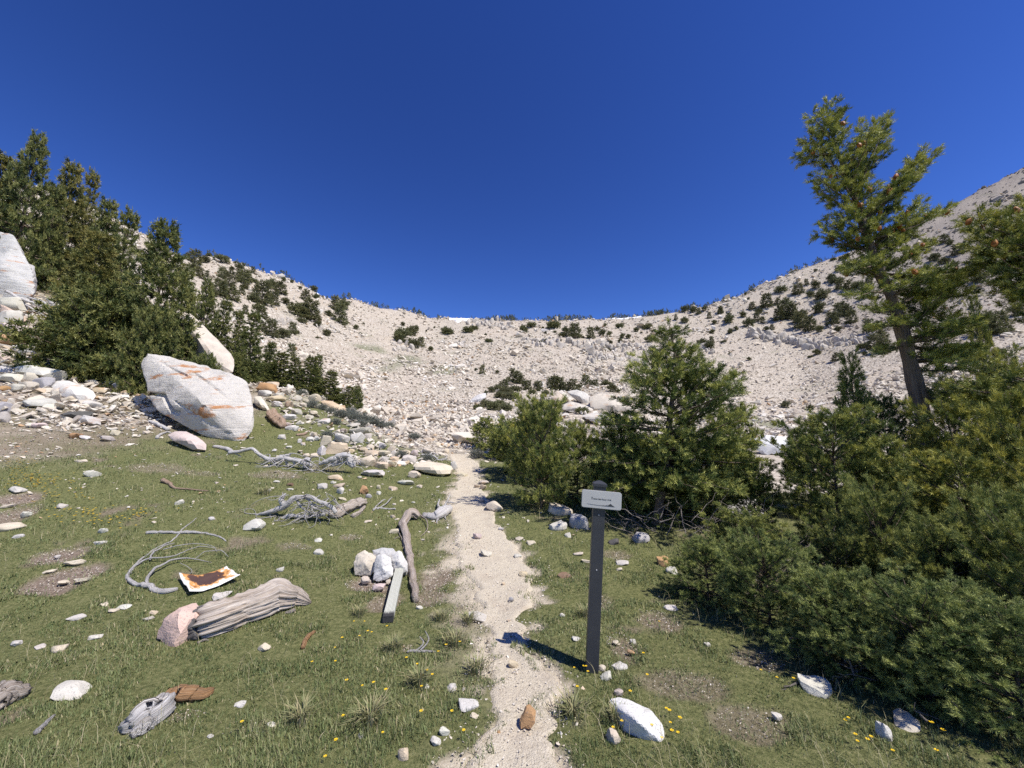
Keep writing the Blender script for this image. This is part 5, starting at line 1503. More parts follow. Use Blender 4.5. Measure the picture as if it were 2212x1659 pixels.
    flat('mountain_emblem', [[(-.365, -.275), (-.20, -.295), (0, -.31), (.05, -.292), (.09, -.30), (.13, -.27), (.16, -.28), (.195, -.225), (.225, -.17), (.27, -.245), (.335, -.325), (.20, -.325), (0, -.325), (-.25, -.300)]])
    for (x, z) in ((0.0, zc - bh / 2 - .048), (.0, Hh * .52)):
        bm = bmesh.new(); bmesh.ops.create_cone(bm, cap_ends=True, segments=12, radius1=.0042, radius2=.003, depth=.003, matrix=Matrix.Translation((x, -w / 2 - .0012, z)) @ Matrix.Rotation(math.radians(90), 4, 'X'))
        bm_obj('screw', bm, M['steel'], root)
signpost()

# ================================================================ CONIFERS
def shoot_templates(K, nl, nw, seed, n=3, spread=.9):
    """Needle brushes: K needles round a twig of unit length, as single triangles."""
    r = np.random.default_rng(seed); out = []
    for _ in range(n):
        s = np.sort(r.uniform(0, 1, K)) ; s[-1] = 1.0
        a = np.arange(K) * 2.4 + r.normal(0, .4, K)
        el = np.clip(r.normal(spread, .18, K), .15, 1.4) * (1 - .55 * s ** 3)
        D = np.stack([np.cos(a) * np.sin(el), np.sin(a) * np.sin(el), np.cos(el)], -1)
        B = np.stack([0 * s, 0 * s, s * .9], -1)
        L = nl * r.uniform(.75, 1.15, K)[:, None]
        T = B + D * L
        sd = unit(np.cross(D, r.normal(size=(K, 3)))) * nw / 2
        V = np.stack([B - sd + D * L * .12, B + sd + D * L * .12, T], 1).reshape(-1, 3)
        F = np.arange(3 * K).reshape(-1, 3)
        out.append((V, F))
    return out

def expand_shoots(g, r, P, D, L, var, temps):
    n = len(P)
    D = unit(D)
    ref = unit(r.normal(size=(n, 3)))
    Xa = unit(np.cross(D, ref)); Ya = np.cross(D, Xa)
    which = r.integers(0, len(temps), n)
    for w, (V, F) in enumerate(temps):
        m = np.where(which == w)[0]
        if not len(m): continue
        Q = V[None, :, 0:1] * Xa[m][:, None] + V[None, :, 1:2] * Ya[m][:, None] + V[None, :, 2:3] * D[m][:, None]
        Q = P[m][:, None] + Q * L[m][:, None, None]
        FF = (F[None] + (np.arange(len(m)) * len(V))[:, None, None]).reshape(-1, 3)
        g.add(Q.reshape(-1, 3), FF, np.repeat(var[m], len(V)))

class Tree:
    def __init__(s, seed, shoot, temps, gap=None, side=.45, jit=.35, tipvar=.35):
        s.r = np.random.default_rng(seed); s.shoot = shoot; s.temps = temps
        s.gap = gap or shoot * .9; s.side = side; s.jit = jit; s.tipvar = tipvar
        s.P = []; s.D = []; s.V = []; s.wood = Geo(); s.n = 0; s.seed = seed; s.fan = 4
    def limb(s, pts, rad, sides=5, rough=.1):
        V, F, G = tube(pts, rad, sides, rough, s.seed); s.wood.add(V, F, .5, G)
    def bough(s, p0, p1, curve=.12, inner=.3, side=None, wood=True, dens=1.0, vmean=0.0, r0=None, droop=0.0):
        """A main bough with flat sprays of twigs along it."""
        r = s.r
        p0 = np.asarray(p0, float); p1 = np.asarray(p1, float)
        d = p1 - p0; L = np.linalg.norm(d)
        if L < 1e-3: return
        n = 7; t = np.linspace(0, 1, n)[:, None]
        path = p0 + d * t + np.array([0, 0, 1]) * (curve * L * (t ** 2 - t) ) + r.normal(0, .015 * L, (n, 3)) * t
        if wood:
            s.limb(path, np.linspace(r0 or max(.006, .018 * L), .003, n), 4, 0)
        side = s.side if side is None else side
        tang = unit(np.gradient(path, axis=0))
        gapk = s.gap * 1.5
        sj = np.arange(inner, 1.0, max(.03, gapk / L / dens)); sj = np.clip(sj + r.normal(0, .3 * gapk / L, len(sj)), 0, 1)
        P = []; D = []; V = []
        bv = vmean + r.normal(0, .09)
        for k, u in enumerate(sj):
            i = u * (n - 1); a = int(min(i, n - 2)); f = i - a
            b = path[a] * (1 - f) + path[a + 1] * f; tg = tang[a]
            lat = np.cross(tg, [0, 0, 1.0]); lat = lat / max(np.linalg.norm(lat), 1e-6)
            for sg in (-1, 1):
                if r.random() < .12: continue
                lt = (side * L * (1 - u) * r.uniform(.4, 1.2) + s.shoot * r.uniform(.8, 1.7))
                an = r.uniform(.6, 1.15)
                td = unit(tg * math.cos(an) + lat * sg * math.sin(an) + np.array([0, 0, r.normal(UPT[0] - droop, .2)]))
                tv = bv + r.normal(0, .15)
                m = max(2, int(1.5 * lt / (s.shoot * .72)))
                q = 1 - .75 * r.random(m) ** 1.3
                pts = b + td * (q * lt)[:, None] + r.normal(0, .10 * s.shoot, (m, 3))
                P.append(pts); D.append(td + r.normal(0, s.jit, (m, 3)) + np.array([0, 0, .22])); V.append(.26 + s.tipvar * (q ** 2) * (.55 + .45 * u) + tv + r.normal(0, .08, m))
                e = s.fan                                      # fan of young shoots at the twig end, toned up as if sunlit
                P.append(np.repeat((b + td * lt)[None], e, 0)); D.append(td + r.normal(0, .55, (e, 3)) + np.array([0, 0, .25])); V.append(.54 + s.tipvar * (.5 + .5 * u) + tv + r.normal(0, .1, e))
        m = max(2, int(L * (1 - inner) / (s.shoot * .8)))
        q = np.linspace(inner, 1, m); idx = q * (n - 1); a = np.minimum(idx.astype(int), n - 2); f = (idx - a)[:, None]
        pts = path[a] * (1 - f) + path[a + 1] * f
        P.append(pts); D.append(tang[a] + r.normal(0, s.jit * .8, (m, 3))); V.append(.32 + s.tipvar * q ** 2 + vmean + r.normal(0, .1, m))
        s.P.append(np.concatenate(P)); s.D.append(np.concatenate(D)); s.V.append(np.concatenate(V))
    def build(s, name, nmat, tmat='trunk', lens=(.75, 1.25)):
        P = np.concatenate(s.P); D = np.concatenate(s.D); V = np.clip(np.concatenate(s.V), 0, 1)
        g = Geo()
        expand_shoots(g, s.r, P, D, s.shoot * s.r.uniform(lens[0], lens[1], len(P)), V, s.temps)
        crown = g.mesh('crown', M[nmat], smooth=False)
        wood = s.wood.mesh('trunk', M[tmat], smooth=True, attr=False, grain=True)
        return wood, crown, len(P)

UPT = [.16]
def conifer_mesh(seed, H, R, nb, shoot, temps, nmat, prof, clear=.04, el0=-8, el1=50, lean=(0, 0), flag=None, gap=None, trunk_r=None, side=.42, tipvar=.35, jit=.35, wander=.03, wood=True, inner=.28, tmat='trunk', leaders=0, tiers=0, fan=4):
    T = Tree(seed, shoot, temps, gap, side, jit, tipvar); r = T.r; T.fan = fan
    tr = trunk_r or .02 * H + .015
    hh = np.linspace(0, 1, 12)
    ax = np.stack([lean[0] * hh ** 1.3 * H + wander * H * fbm(hh * 3, 0 * hh + seed, seed, 2) * hh, lean[1] * hh ** 1.3 * H + wander * H * fbm(hh * 3, 0 * hh + 5 + seed, seed + 1, 2) * hh, hh * H], -1)
    ax[0, 2] = -.06 * H * .5
    T.limb(ax, np.maximum(tr * (1 - hh) ** .8, .006), 8, .12)
    def axis(h): return np.array([np.interp(h, hh, ax[:, c]) for c in range(3)])
    for i in range(nb):
        h = clear + (1 - clear) * ((i + r.random()) / nb) ** 1.12
        if tiers: h = clear + (round((h - clear) * tiers) + r.normal(0, .10)) / tiers
        h = min(max(h, clear * .5), .985)
        az = i * 2.39996 + r.normal(0, .35)
        L = R * prof(h) * r.uniform(.62, 1.12)
        if flag: L *= 1 + flag[1] * math.cos(az - flag[0])
        if L < .02 * H: L = .02 * H
        el = math.radians(el0 + (el1 - el0) * h ** 1.2 + r.normal(0, 7))
        p0 = axis(h); d = np.array([math.cos(az) * math.cos(el), math.sin(az) * math.cos(el), math.sin(el)]) * L
        p1 = p0 + d
        p1[2] = max(p1[2], .05 * H * r.uniform(.3, 1))
        T.bough(p0, p1, r.uniform(.05, .25), inner if L > 4 * shoot else .1, wood=wood)
    top = axis(1.0)
    T.P.append(top + np.array([[0, 0, -.6], [0, 0, -.2], [0, 0, .2]]) * shoot); T.D.append(np.array([[.05, 0, 1], [0, .05, 1], [0, 0, 1.0]])); T.V.append(np.array([.6, .65, .7]))
    for k in range(leaders):                                   # extra upright tips of krummholz
        az = r.uniform(0, 2 * math.pi); rr = R * r.uniform(.2, .8); h0 = r.uniform(.3, .65) * H
        b = np.array([math.cos(az) * rr, math.sin(az) * rr, h0]); hgt = r.uniform(.15, .38) * H
        for q in range(9):
            u = q / 9; a2 = q * 2.4
            p = b + np.array([0, 0, hgt * u]); L = hgt * .38 * (1 - u) + shoot
            T.bough(p, p + np.array([math.cos(a2) * L, math.sin(a2) * L, L * .45]), .1, .05, wood=False)
    return T.build('tree', nmat, tmat)

cone_p = lambda h: (1 - h) ** .85 + .05
def bushy(h): return (math.sin(min(1, h * 1.25 + .22) * math.pi * .5) if h < .62 else math.cos((h - .62) / .38 * math.pi * .5) ** .75) * 1.0 + .06
def spire(h): return (1 - h) ** 1.1 * .9 + .08
def dome(h): return max(.1, 1 - (h * 1.02) ** 2.4) ** .55

T_NEAR = shoot_templates(23, .52, .062, 1, 4, .80)
T_MID = shoot_templates(16, .52, .095, 2, 4, .82)
T_LEFT = shoot_templates(13, .52, .17, 3, 3, .85)
T_FAR = shoot_templates(7, .60, .26, 4, 3, .8)

def add_tree(name, meshes, loc, rz, sc, label, cat, group=None, tint=(1, 1, 1), pending=None, tilt=(0, 0)):
    wood, crown = meshes[:2]
    root = empty(name, loc, rz)
    root.rotation_euler = (tilt[0], tilt[1], rz)
    root.scale = sc if hasattr(sc, '__len__') else (sc, sc, sc)
    t = link('trunk', wood, root); c = link('crown', crown, root)
    c.color = (*tint, 1)
    if pending: pend(root, pending[0], pending[1], pending[2], cat, group)
    else: tag(root, label, cat, group)
    return root

def stand(px, Y, topy, halfw, H0, R0):
    """ground point and scale for a tree of mesh size H0 x R0 standing at column px, distance Y, reaching row topy."""
    e = float(row_e(topy))
    X = (px - CX) / FPX * (math.cos(PITCH) + math.sin(PITCH) * e * .5) * Y
    z = float(ground(X, Y))
    Hh = EYE + e * Y - z
    d = adepth((X, Y, z + Hh * .5))
    sr = halfw / FPX * d / R0
    return (X, Y, z - .02), (sr, sr, max(Hh, .1) / H0)

# ---- right thicket ------------------------------------------------------------------
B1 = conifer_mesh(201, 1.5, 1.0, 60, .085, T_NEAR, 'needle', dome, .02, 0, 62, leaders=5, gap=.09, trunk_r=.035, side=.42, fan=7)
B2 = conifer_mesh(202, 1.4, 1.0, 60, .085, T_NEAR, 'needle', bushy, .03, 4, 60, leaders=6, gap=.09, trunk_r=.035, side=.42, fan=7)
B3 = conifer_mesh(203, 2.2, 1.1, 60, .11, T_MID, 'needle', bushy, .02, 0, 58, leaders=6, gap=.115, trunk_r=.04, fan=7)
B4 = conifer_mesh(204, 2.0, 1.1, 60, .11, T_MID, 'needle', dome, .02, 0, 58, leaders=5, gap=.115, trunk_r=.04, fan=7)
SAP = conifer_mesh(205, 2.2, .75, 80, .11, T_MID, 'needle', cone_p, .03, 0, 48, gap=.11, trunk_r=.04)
YG = (1.18, 1.08, .85); BG = (.92, .98, 1.12); DK = (.85, .9, .9)  # the yellow-green tint also carries sunlit warmth
thick = [  # px, Y, top row, half width px, mesh, (H0, R0), tint, label
    (1168, 7.0, 905, 98, B2, (1.5, 1.05), (1, 1, 1), 'rounded green fir bush at the right trail edge behind the sign'),
    (1245, 7.6, 930, 80, B1, (1.55, 1.05), (1, 1, 1), 'dense fir bush filling the gap left of the tall fir'),
    (1165, 9.6, 872, 72, B3, (2.3, 1.15), YG, 'yellow green fir bush rising behind the rounded trail bush'),
    (1095, 13.5, 915, 62, B4, (2.1, 1.15), (1, 1, 1), 'low dark fir mat where the trail meets the talus'),
    (1048, 15.5, 905, 42, B4, (2.1, 1.15), (1, 1, 1), 'dark fir mat on the talus edge left of the trail bushes'),
    (1112, 10.8, 915, 55, B3, (2.3, 1.15), (1, 1, 1), 'fir bush just left of the yellow green bush'),
    (1340, 7.2, 905, 85, B4, (2.1, 1.15), (1, 1, 1), 'leafy fir bush leaning on the left of the tall fir'),
    (1575, 7.6, 892, 70, B3, (2.3, 1.15), (1, 1, 1), 'leafy fir bush leaning on the right of the tall fir'),
    (1515, 4.15, 1170, 95, B1, (1.55, 1.05), BG, 'low fir bush at the left front tip of the thicket'),
    (1640, 3.55, 1190, 118, B2, (1.5, 1.05), BG, 'low spreading fir bush in the front row of the thicket'),
    (1600, 5.0, 1120, 95, B2, (1.5, 1.05), (1, 1, 1), 'shaded fir bush behind the front tip of the thicket'),
    (1785, 2.95, 1245, 140, B1, (1.55, 1.05), BG, 'wide fir bush in the front row nearest the pale stone'),
    (1955, 2.6, 1290, 160, B2, (1.5, 1.05), BG, 'wide fir bush at the front right of the thicket'),
    (2140, 2.35, 1320, 200, B1, (1.55, 1.05), BG, 'large fir bush in the lower right picture corner'),
    (1790, 5.6, 905, 125, B3, (2.3, 1.15), (1.05, 1.02, .95), 'tall fir bush with bare grey twigs in mid thicket'),
    (1960, 5.0, 1035, 120, B4, (2.1, 1.15), (1.05, 1.02, .95), 'fir bush below the leaning tree trunk'),
    (1885, 3.8, 1095, 118, B2, (1.5, 1.05), (1, 1, 1), 'fir bush in the second row under the leaning tree'),
    (2080, 4.3, 1000, 130, B3, (2.3, 1.15), YG, 'yellow tipped fir bush right of the leaning trunk'),
    (2190, 4.6, 870, 130, B4, (2.1, 1.15), YG, 'bright yellow green fir bush at the right picture edge'),
    (2060, 6.4, 885, 110, B3, (2.3, 1.15), YG, 'sunlit fir bush close behind the leaning trunk'),
    (2150, 3.05, 1090, 150, B1, (1.55, 1.05), (1, 1, 1), 'fir bush in the second row at the right edge'),
    (1740, 7.4, 935, 70, B4, (2.1, 1.15), DK, 'dark fir bush behind the thicket left of the sapling'),
    (1910, 8.2, 870, 75, B3, (2.3, 1.15), DK, 'dark fir bush behind the thicket right of the sapling'),
    (1620, 6.2, 1005, 62, B3, (2.3, 1.15), DK, 'small dark fir bush beside the pale shaded rock'),
    (2010, 3.2, 1140, 135, B1, (1.55, 1.05), (1, 1, 1), 'fir bush in the second row below the leaning trunk'),
    (1790, 3.9, 1165, 92, B2, (1.5, 1.05), (1, 1, 1), 'fir bush in front of the bare twig gap'),
    (2250, 2.6, 1180, 170, B2, (1.5, 1.05), (1, 1, 1), 'fir bush rising at the right edge above the corner bush'),
    (1420, 6.8, 985, 120, B4, (2.1, 1.15), DK, 'dark fir bush inside the skirt of the tall fir'),  # dark tint paints the deep shade under the fir
    (1500, 6.6, 960, 105, B3, (2.3, 1.15), (1, 1, 1), 'fir bush filling the right skirt of the tall fir'),
    (2330, 3.4, 1000, 170, B2, (1.5, 1.05), YG, 'fir bush reaching in from beyond the right edge'),
]
for (px, Y, ty, hw, msh, (H0, R0), tint, lab) in thick:
    loc, sc = stand(px, Y, ty, hw, H0, R0)
    add_tree('fir_bush', msh, loc, RR.uniform(0, 6.28), sc, lab, 'fir bush', 'fir thicket right of the trail', tint)
loc, sc = stand(1842, 8.6, 762, 62, 2.3, .78)
add_tree('fir_sapling', SAP, loc, 1.0, sc, 'dark conical fir sapling standing behind the right thicket', 'fir tree', None, (.85, .92, .88))

# ---- the tall fir behind the sign, built bough by bough
def px_tree(seed, Y, trunk, boughs, shoot, temps, name, label, nmat='needle', fill=0, fill_rows=(0, 1), fill_len=(40, 90), tr=(.1, .02), tint=(1, 1, 1), jitY=.5, gap=None, vm=0.0, cones=None, side=.5, right_bias=0.0, curve=.12, inner=.22, dup=3):
    T = Tree(seed, shoot, temps, gap or shoot, side, .38, .4); r = T.r
    tp = np.array([vp(x, y, Y) for x, y in trunk])
    gz = float(ground(tp[0, 0], tp[0, 1])); tp[0, 2] = gz - .05
    root = tp[0].copy(); root[2] = gz
    tq = spline(tp, 26)
    T.limb(tq - root, np.linspace(tr[0], tr[1], 26) * (1 + .12 * np.sin(np.arange(26) * 1.9)), 22, .34)
    rows = np.array([project(q)[1] for q in tq])
    def on_trunk(row): return np.array([np.interp(-row, -rows, tq[:, c]) for c in range(3)])
    for (x0, y0, x1, y1) in boughs:
        p0 = on_trunk(y0) if x0 is None else vp(x0, y0, Y)
        for q in range(dup):
            dy = r.normal(0, jitY)
            p1 = vp(x1 + r.normal(0, 7), y1 + r.normal(0, 7), Y + dy)
            T.bough(p0 - root, p1 - root, curve, inner, vmean=vm)
    for i in range(fill):
        row = r.uniform(*fill_rows); p0 = on_trunk(row)
        L = r.uniform(*fill_len) / FPX * Y * (.25 + .75 * float(sstep(fill_rows[0], fill_rows[0] + .5 * (fill_rows[1] - fill_rows[0]), row)))
        az = r.uniform(0, 2 * math.pi)
        d = np.array([math.cos(az) + right_bias, math.sin(az), r.uniform(.05, .7)])
        T.bough(p0 - root, p0 + unit(d) * L - root, .12, .2, vmean=vm)
    wood, crown, n = T.build(name, nmat)
    o = add_tree(name, (wood, crown), root, 0, 1.0, label, 'fir tree', None, tint)
    if cones:
        P = np.concatenate(T.P)
        g = Geo(); V, F = ICO[1]
        rr = np.linspace(0, 1, 7)
        Vc, Fc, Gc = tube(np.stack([0 * rr, 0 * rr, rr * .085 - .04], -1), .022 * np.sin(np.clip(rr * .9 + .1, 0, 1) * math.pi) ** .7 + .003, 7, .5, 5)
        g.add(Vc, Fc, r.uniform(0, 1, len(Vc)))
        cm = g.mesh('cone', M['cone'], smooth=False)
        cnt, y0, y1 = cones
        pr = np.array([project(p + root)[1] for p in P]); cand = np.where((pr > y0) & (pr < y1))[0]
        for c in r.choice(cand, cnt, replace=False):
            q = link('cone', cm, o, P[c] + r.normal(0, .02, 3) + np.array([0, -.03, .03]), (r.normal(0, .3), r.normal(0, .3), r.uniform(0, 6)), (r.uniform(1.2, 1.9),) * 3)
    return o
px_tree(301, 6.3, [(1418, 1175), (1425, 1080), (1440, 960), (1452, 860), (1462, 790), (1452, 735), (1447, 706)],
        [(None, 1000, 1290, 990), (None, 980, 1275, 1035), (None, 960, 1600, 900), (None, 970, 1625, 955), (None, 990, 1632, 1000), (None, 940, 1585, 845), (None, 900, 1590, 820), (None, 890, 1545, 800), (None, 930, 1310, 905), (None, 900, 1355, 860), (None, 880, 1380, 830), (None, 860, 1390, 800), (None, 850, 1395, 778),
         (None, 1000, 1570, 1040), (None, 1010, 1500, 1060), (None, 1000, 1350, 1050), (None, 1000, 1420, 1050), (None, 930, 1480, 900), (None, 870, 1500, 820), (None, 830, 1510, 800), (None, 960, 1540, 960), (None, 950, 1380, 950), (None, 1020, 1300, 1060), (None, 1010, 1600, 1060), (None, 800, 1490, 775), (None, 790, 1430, 760), (None, 760, 1425, 745), (None, 770, 1480, 750),
         (None, 1050, 1440, 1090), (None, 1040, 1380, 1090), (None, 990, 1460, 980)],
        .10, T_MID, 'fir_tree', 'tall ragged fir with two yellow green tips behind the signpost', fill=90, fill_rows=(715, 1040), fill_len=(24, 75), tr=(.075, .012), jitY=.42, gap=.10)
# bare grey lower twigs of the thicket
def bare_twigs(px, py, Y, n, L, label, seed):
    r = np.random.default_rng(seed); g = Geo()
    root = at(px, py) if Y is None else np.array([*vp(px, py, Y)])
    root[2] = float(ground(root[0], root[1]))
    for i in range(n):
        b = np.array([r.normal(0, L * .5), r.normal(0, .25), r.uniform(0, L * .35)])
        a = r.uniform(0, 2 * math.pi); d = np.array([math.cos(a), .5 * math.sin(a), r.uniform(-.1, .9)])
        t = np.linspace(0, 1, 7)[:, None]
        Q = b + d * L * r.uniform(.3, .8) * t + r.normal(0, .035 * L, (7, 3)) * t
        Q[:, 2] = np.maximum(Q[:, 2], .02)
        V, F, G = tube(Q, np.linspace(r.uniform(.004, .011), .0015, 7), 5); g.add(V, F, .5, G)
    o = link('dead_twigs', g.mesh('dead_twigs', M['twig'], smooth=True, attr=False, grain=True), None, root)
    tag(o, label, None, None, 'stuff')
bare_twigs(1400, 1150, 5.9, 45, .8, 'bare grey twigs under the tall fir', 1)
bare_twigs(1560, 1110, 6.0, 50, .8, 'bare grey twigs right of the tall fir foot', 2)
bare_twigs(1730, 1150, 4.5, 90, .8, 'bare grey twigs inside the right thicket', 3)
bare_twigs(1850, 1460, None, 30, .32, 'dead twigs along the front foot of the thicket', 4)
bare_twigs(1630, 1300, None, 25, .3, 'dead twigs under the front tip of the thicket', 5)

px_tree(302, 7.6, [(2018, 1130), (1995, 905), (1962, 765), (1932, 655), (1892, 565), (1862, 475), (1832, 385), (1800, 300), (1786, 240)],
        [(None, 480, 2000, 338), (None, 470, 1975, 360), (None, 430, 1908, 262), (None, 400, 1882, 275), (None, 380, 1860, 290), (None, 520, 2035, 452), (None, 540, 1985, 432), (None, 590, 2075, 600), (None, 620, 2088, 640), (None, 650, 2060, 690), (None, 660, 2085, 590), (None, 745, 2085, 758), (None, 720, 2040, 640), (None, 765, 2045, 775),
         (None, 545, 1772, 512), (None, 550, 1790, 490), (None, 470, 1768, 402), (None, 440, 1775, 370), (None, 390, 1748, 300), (None, 330, 1730, 334), (None, 310, 1760, 258), (None, 570, 1832, 565), (None, 600, 1842, 572), (None, 620, 1872, 632), (None, 745, 1905, 755), (None, 560, 1960, 500), (None, 500, 1940, 430), (None, 590, 1990, 540), (None, 640, 2010, 600), (None, 530, 1900, 480), (None, 510, 1810, 450),
         (None, 420, 1850, 350), (None, 350, 1790, 290), (None, 300, 1800, 240), (None, 660, 1985, 640), (None, 690, 2050, 720), (None, 730, 2060, 705), (None, 800, 2075, 800), (None, 860, 2085, 850), (None, 830, 2060, 870), (None, 700, 1900, 700), (None, 680, 1880, 660), (None, 780, 2110, 760), (None, 740, 2110, 700)],
        .125, T_MID, 'leaning_fir', 'tall leaning fir with thick trunk and orange cones at right', dup=3, fill=60, fill_rows=(250, 640), fill_len=(18, 42), tr=(.165, .016), jitY=.40, gap=.12, vm=.06, cones=(60, 240, 600), right_bias=.25, tint=(1.0, 1.0, .85), side=.15)
px_tree(303, 6.6, [(2345, 1130), (2335, 900), (2320, 700), (2310, 500), (2300, 330)],
        [(None, 560, 2090, 478), (None, 580, 2100, 500), (None, 600, 2112, 560), (None, 540, 2125, 468), (None, 650, 2160, 605), (None, 620, 2150, 560), (None, 590, 2170, 520), (None, 560, 2180, 480), (None, 640, 2190, 620), (None, 860, 2030, 832), (None, 870, 2060, 880), (None, 880, 2100, 840), (None, 850, 2130, 800), (None, 900, 2150, 870), (None, 700, 2230, 650), (None, 530, 2200, 440)],
        .12, T_MID, 'fir_tree', 'fir at the right edge reaching in with coned boughs', fill=40, fill_rows=(340, 900), fill_len=(40, 90), tr=(.15, .03), jitY=.45, gap=.12, vm=.05, cones=(22, 450, 600), tint=(1.02, .98, .88), side=.28)
for (px, Y, ty, hw, lab) in [(2125, 10.5, 642, 40, 'small yellow green fir standing right of the leaning trunk'), (2185, 9.5, 755, 60, 'bushy fir low at the right edge behind the coned boughs')]:
    loc, sc = stand(px, Y, ty, hw, 2.3, .78)
    add_tree('fir_sapling', SAP, loc, RR.uniform(0, 6), sc, lab, 'fir tree', None, YG)

# ---- left spruces -------------------------------------------------------------------
UPT[0] = -.02
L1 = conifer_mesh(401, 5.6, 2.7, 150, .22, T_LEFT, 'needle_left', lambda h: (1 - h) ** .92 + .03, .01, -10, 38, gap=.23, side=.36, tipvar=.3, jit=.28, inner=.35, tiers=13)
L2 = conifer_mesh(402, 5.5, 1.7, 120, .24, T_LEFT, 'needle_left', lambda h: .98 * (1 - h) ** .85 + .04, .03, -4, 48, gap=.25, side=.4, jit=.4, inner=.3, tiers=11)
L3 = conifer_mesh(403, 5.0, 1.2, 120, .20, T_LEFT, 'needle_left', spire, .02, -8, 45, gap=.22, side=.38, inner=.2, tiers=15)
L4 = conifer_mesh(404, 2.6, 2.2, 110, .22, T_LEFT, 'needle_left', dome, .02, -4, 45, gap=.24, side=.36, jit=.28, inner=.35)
UPT[0] = .12
PINE = (1.12, 1.0, .95)
left = [  # px, Y, top row, half width, mesh, dims, tint, label
    (335, 15.6, 478, 108, L1, (5.8, 2.6), (1, 1, 1), 'broad dark spruce towering behind the huge boulder'),
    (215, 15.3, 640, 120, L4, (2.7, 2.2), (1, 1, 1), 'wide low spruce skirt spreading left of the broad spruce'),
    (322, 14.7, 690, 60, L4, (2.7, 2.2), (1, 1, 1), 'low spruce skirt right above the huge boulder'),
    (440, 15.3, 778, 34, L4, (2.7, 2.2), DK, 'low dark spruce mat under the slanting slab'),
    (28, 24, 288, 66, L1, (5.8, 2.6), (1, 1, 1), 'tallest spruce at the upper left picture edge'),
    (-50, 24, 330, 62, L2, (5.8, 1.7), PINE, 'spruce half outside the left picture edge'),
    (112, 28, 348, 48, L2, (5.8, 1.7), PINE, 'open brownish pine right of the tallest spruce'),
    (155, 30, 368, 30, L3, (5.2, 1.2), PINE, 'thin pine between the left pines'),
    (200, 26, 428, 46, L2, (5.8, 1.7), (1, 1, 1), 'pine with ragged tip above the grey green pine'),
    (185, 19.5, 500, 70, L2, (5.8, 1.7), PINE, 'rounded grey green pine bush left of the broad spruce'),
    (245, 22, 452, 42, L3, (5.2, 1.2), (1, 1, 1), 'dark spruce behind the broad spruce'),
    (80, 26, 400, 36, L3, (5.2, 1.2), (1, 1, 1), 'spruce beside the tallest spruce'),
    (430, 21, 600, 46, L1, (5.8, 2.6), (1, 1, 1), 'spruce rising right of the broad spruce'),
    (388, 23, 575, 30, L3, (5.2, 1.2), (1, 1, 1), 'spruce tip between broad spruce and its right neighbour'),
    (472, 20.5, 645, 30, L3, (5.2, 1.2), (1, 1, 1), 'narrow spruce above the slanting slab'),
    (508, 22, 670, 22, L3, (5.2, 1.2), (1, 1, 1), 'thin spruce left of the dark spire'),
    (535, 19.5, 672, 34, L3, (5.2, 1.2), DK, 'dark spire spruce right of the slanting slab'),
    (495, 18.6, 770, 36, L4, (2.7, 2.2), (1, 1, 1), 'low spruce mat at the foot of the dark spire'),
    (578, 21, 738, 22, L3, (5.2, 1.2), DK, 'slim spruce first in the row running down the crest'),
    (602, 20, 760, 36, L3, (5.2, 1.2), (1, 1, 1), 'bushy spruce second in the row down the crest'),
    (633, 20, 770, 28, L3, (5.2, 1.2), (1, 1, 1), 'narrow spruce third in the row down the crest'),
    (668, 20, 768, 32, L3, (5.2, 1.2), (1, 1, 1), 'spruce with forked tip fourth in the row down the crest'),
    (682, 20.5, 765, 20, L3, (5.2, 1.2), DK, 'slender spruce just behind the forked one'),
    (710, 20, 800, 32, L3, (5.2, 1.2), (1, 1, 1), 'spruce near the lower end of the crest row'),
    (728, 20.5, 838, 22, L3, (5.2, 1.2), DK, 'short spruce beside the crest row end'),
    (751, 19.5, 833, 22, L3, (5.2, 1.2), (1, 1, 1), 'last small spruce at the lower end of the crest row'),
    (770, 22, 842, 16, L4, (2.7, 2.2), DK, 'low dark shrub spruce beyond the crest row end'),
    (560, 22, 790, 30, L4, (2.7, 2.2), DK, 'low dark spruce mat between spire and crest row'),
]
for (px, Y, ty, hw, msh, (H0, R0), tint, lab) in left:
    loc, sc = stand(px, Y, ty, hw, H0, R0)
    add_tree('spruce', msh, loc, RR.uniform(0, 6.28), sc, lab, 'spruce', 'spruces on the left hillside', tint)

# ---- distant trees on the slopes ----------------------------------------------------
F1 = conifer_mesh(501, 4.0, 1.05, 46, .42, T_FAR, 'needle_far', spire, .02, -6, 45, gap=.45, side=.4, wood=False, inner=.15)
F2 = conifer_mesh(502, 3.2, 1.6, 34, .36, T_FAR, 'needle_far', lambda h: .8 * (1 - h) ** 1.1 + .06, .02, 0, 50, leaders=6, gap=.45, side=.45, wood=False, inner=.2)
F3 = conifer_mesh(503, 1.3, 2.0, 34, .32, T_FAR, 'needle_far', dome, .02, 0, 45, leaders=8, gap=.42, side=.45, wood=False, inner=.2)
F4 = conifer_mesh(504, 3.6, .85, 40, .36, T_FAR, 'needle_far', cone_p, .05, -4, 40, gap=.42, side=.4, wood=False, inner=.15, lean=(.05, 0))
FAR = {'s': (F1, 4.3, 1.15), 'b': (F2, 3.4, 1.5), 'm': (F3, 1.7, 2.0), 't': (F4, 3.9, .9)}
ADJ = {'s': 'slender pointed', 'b': 'bushy', 'm': 'low matted', 't': 'thin upright'}
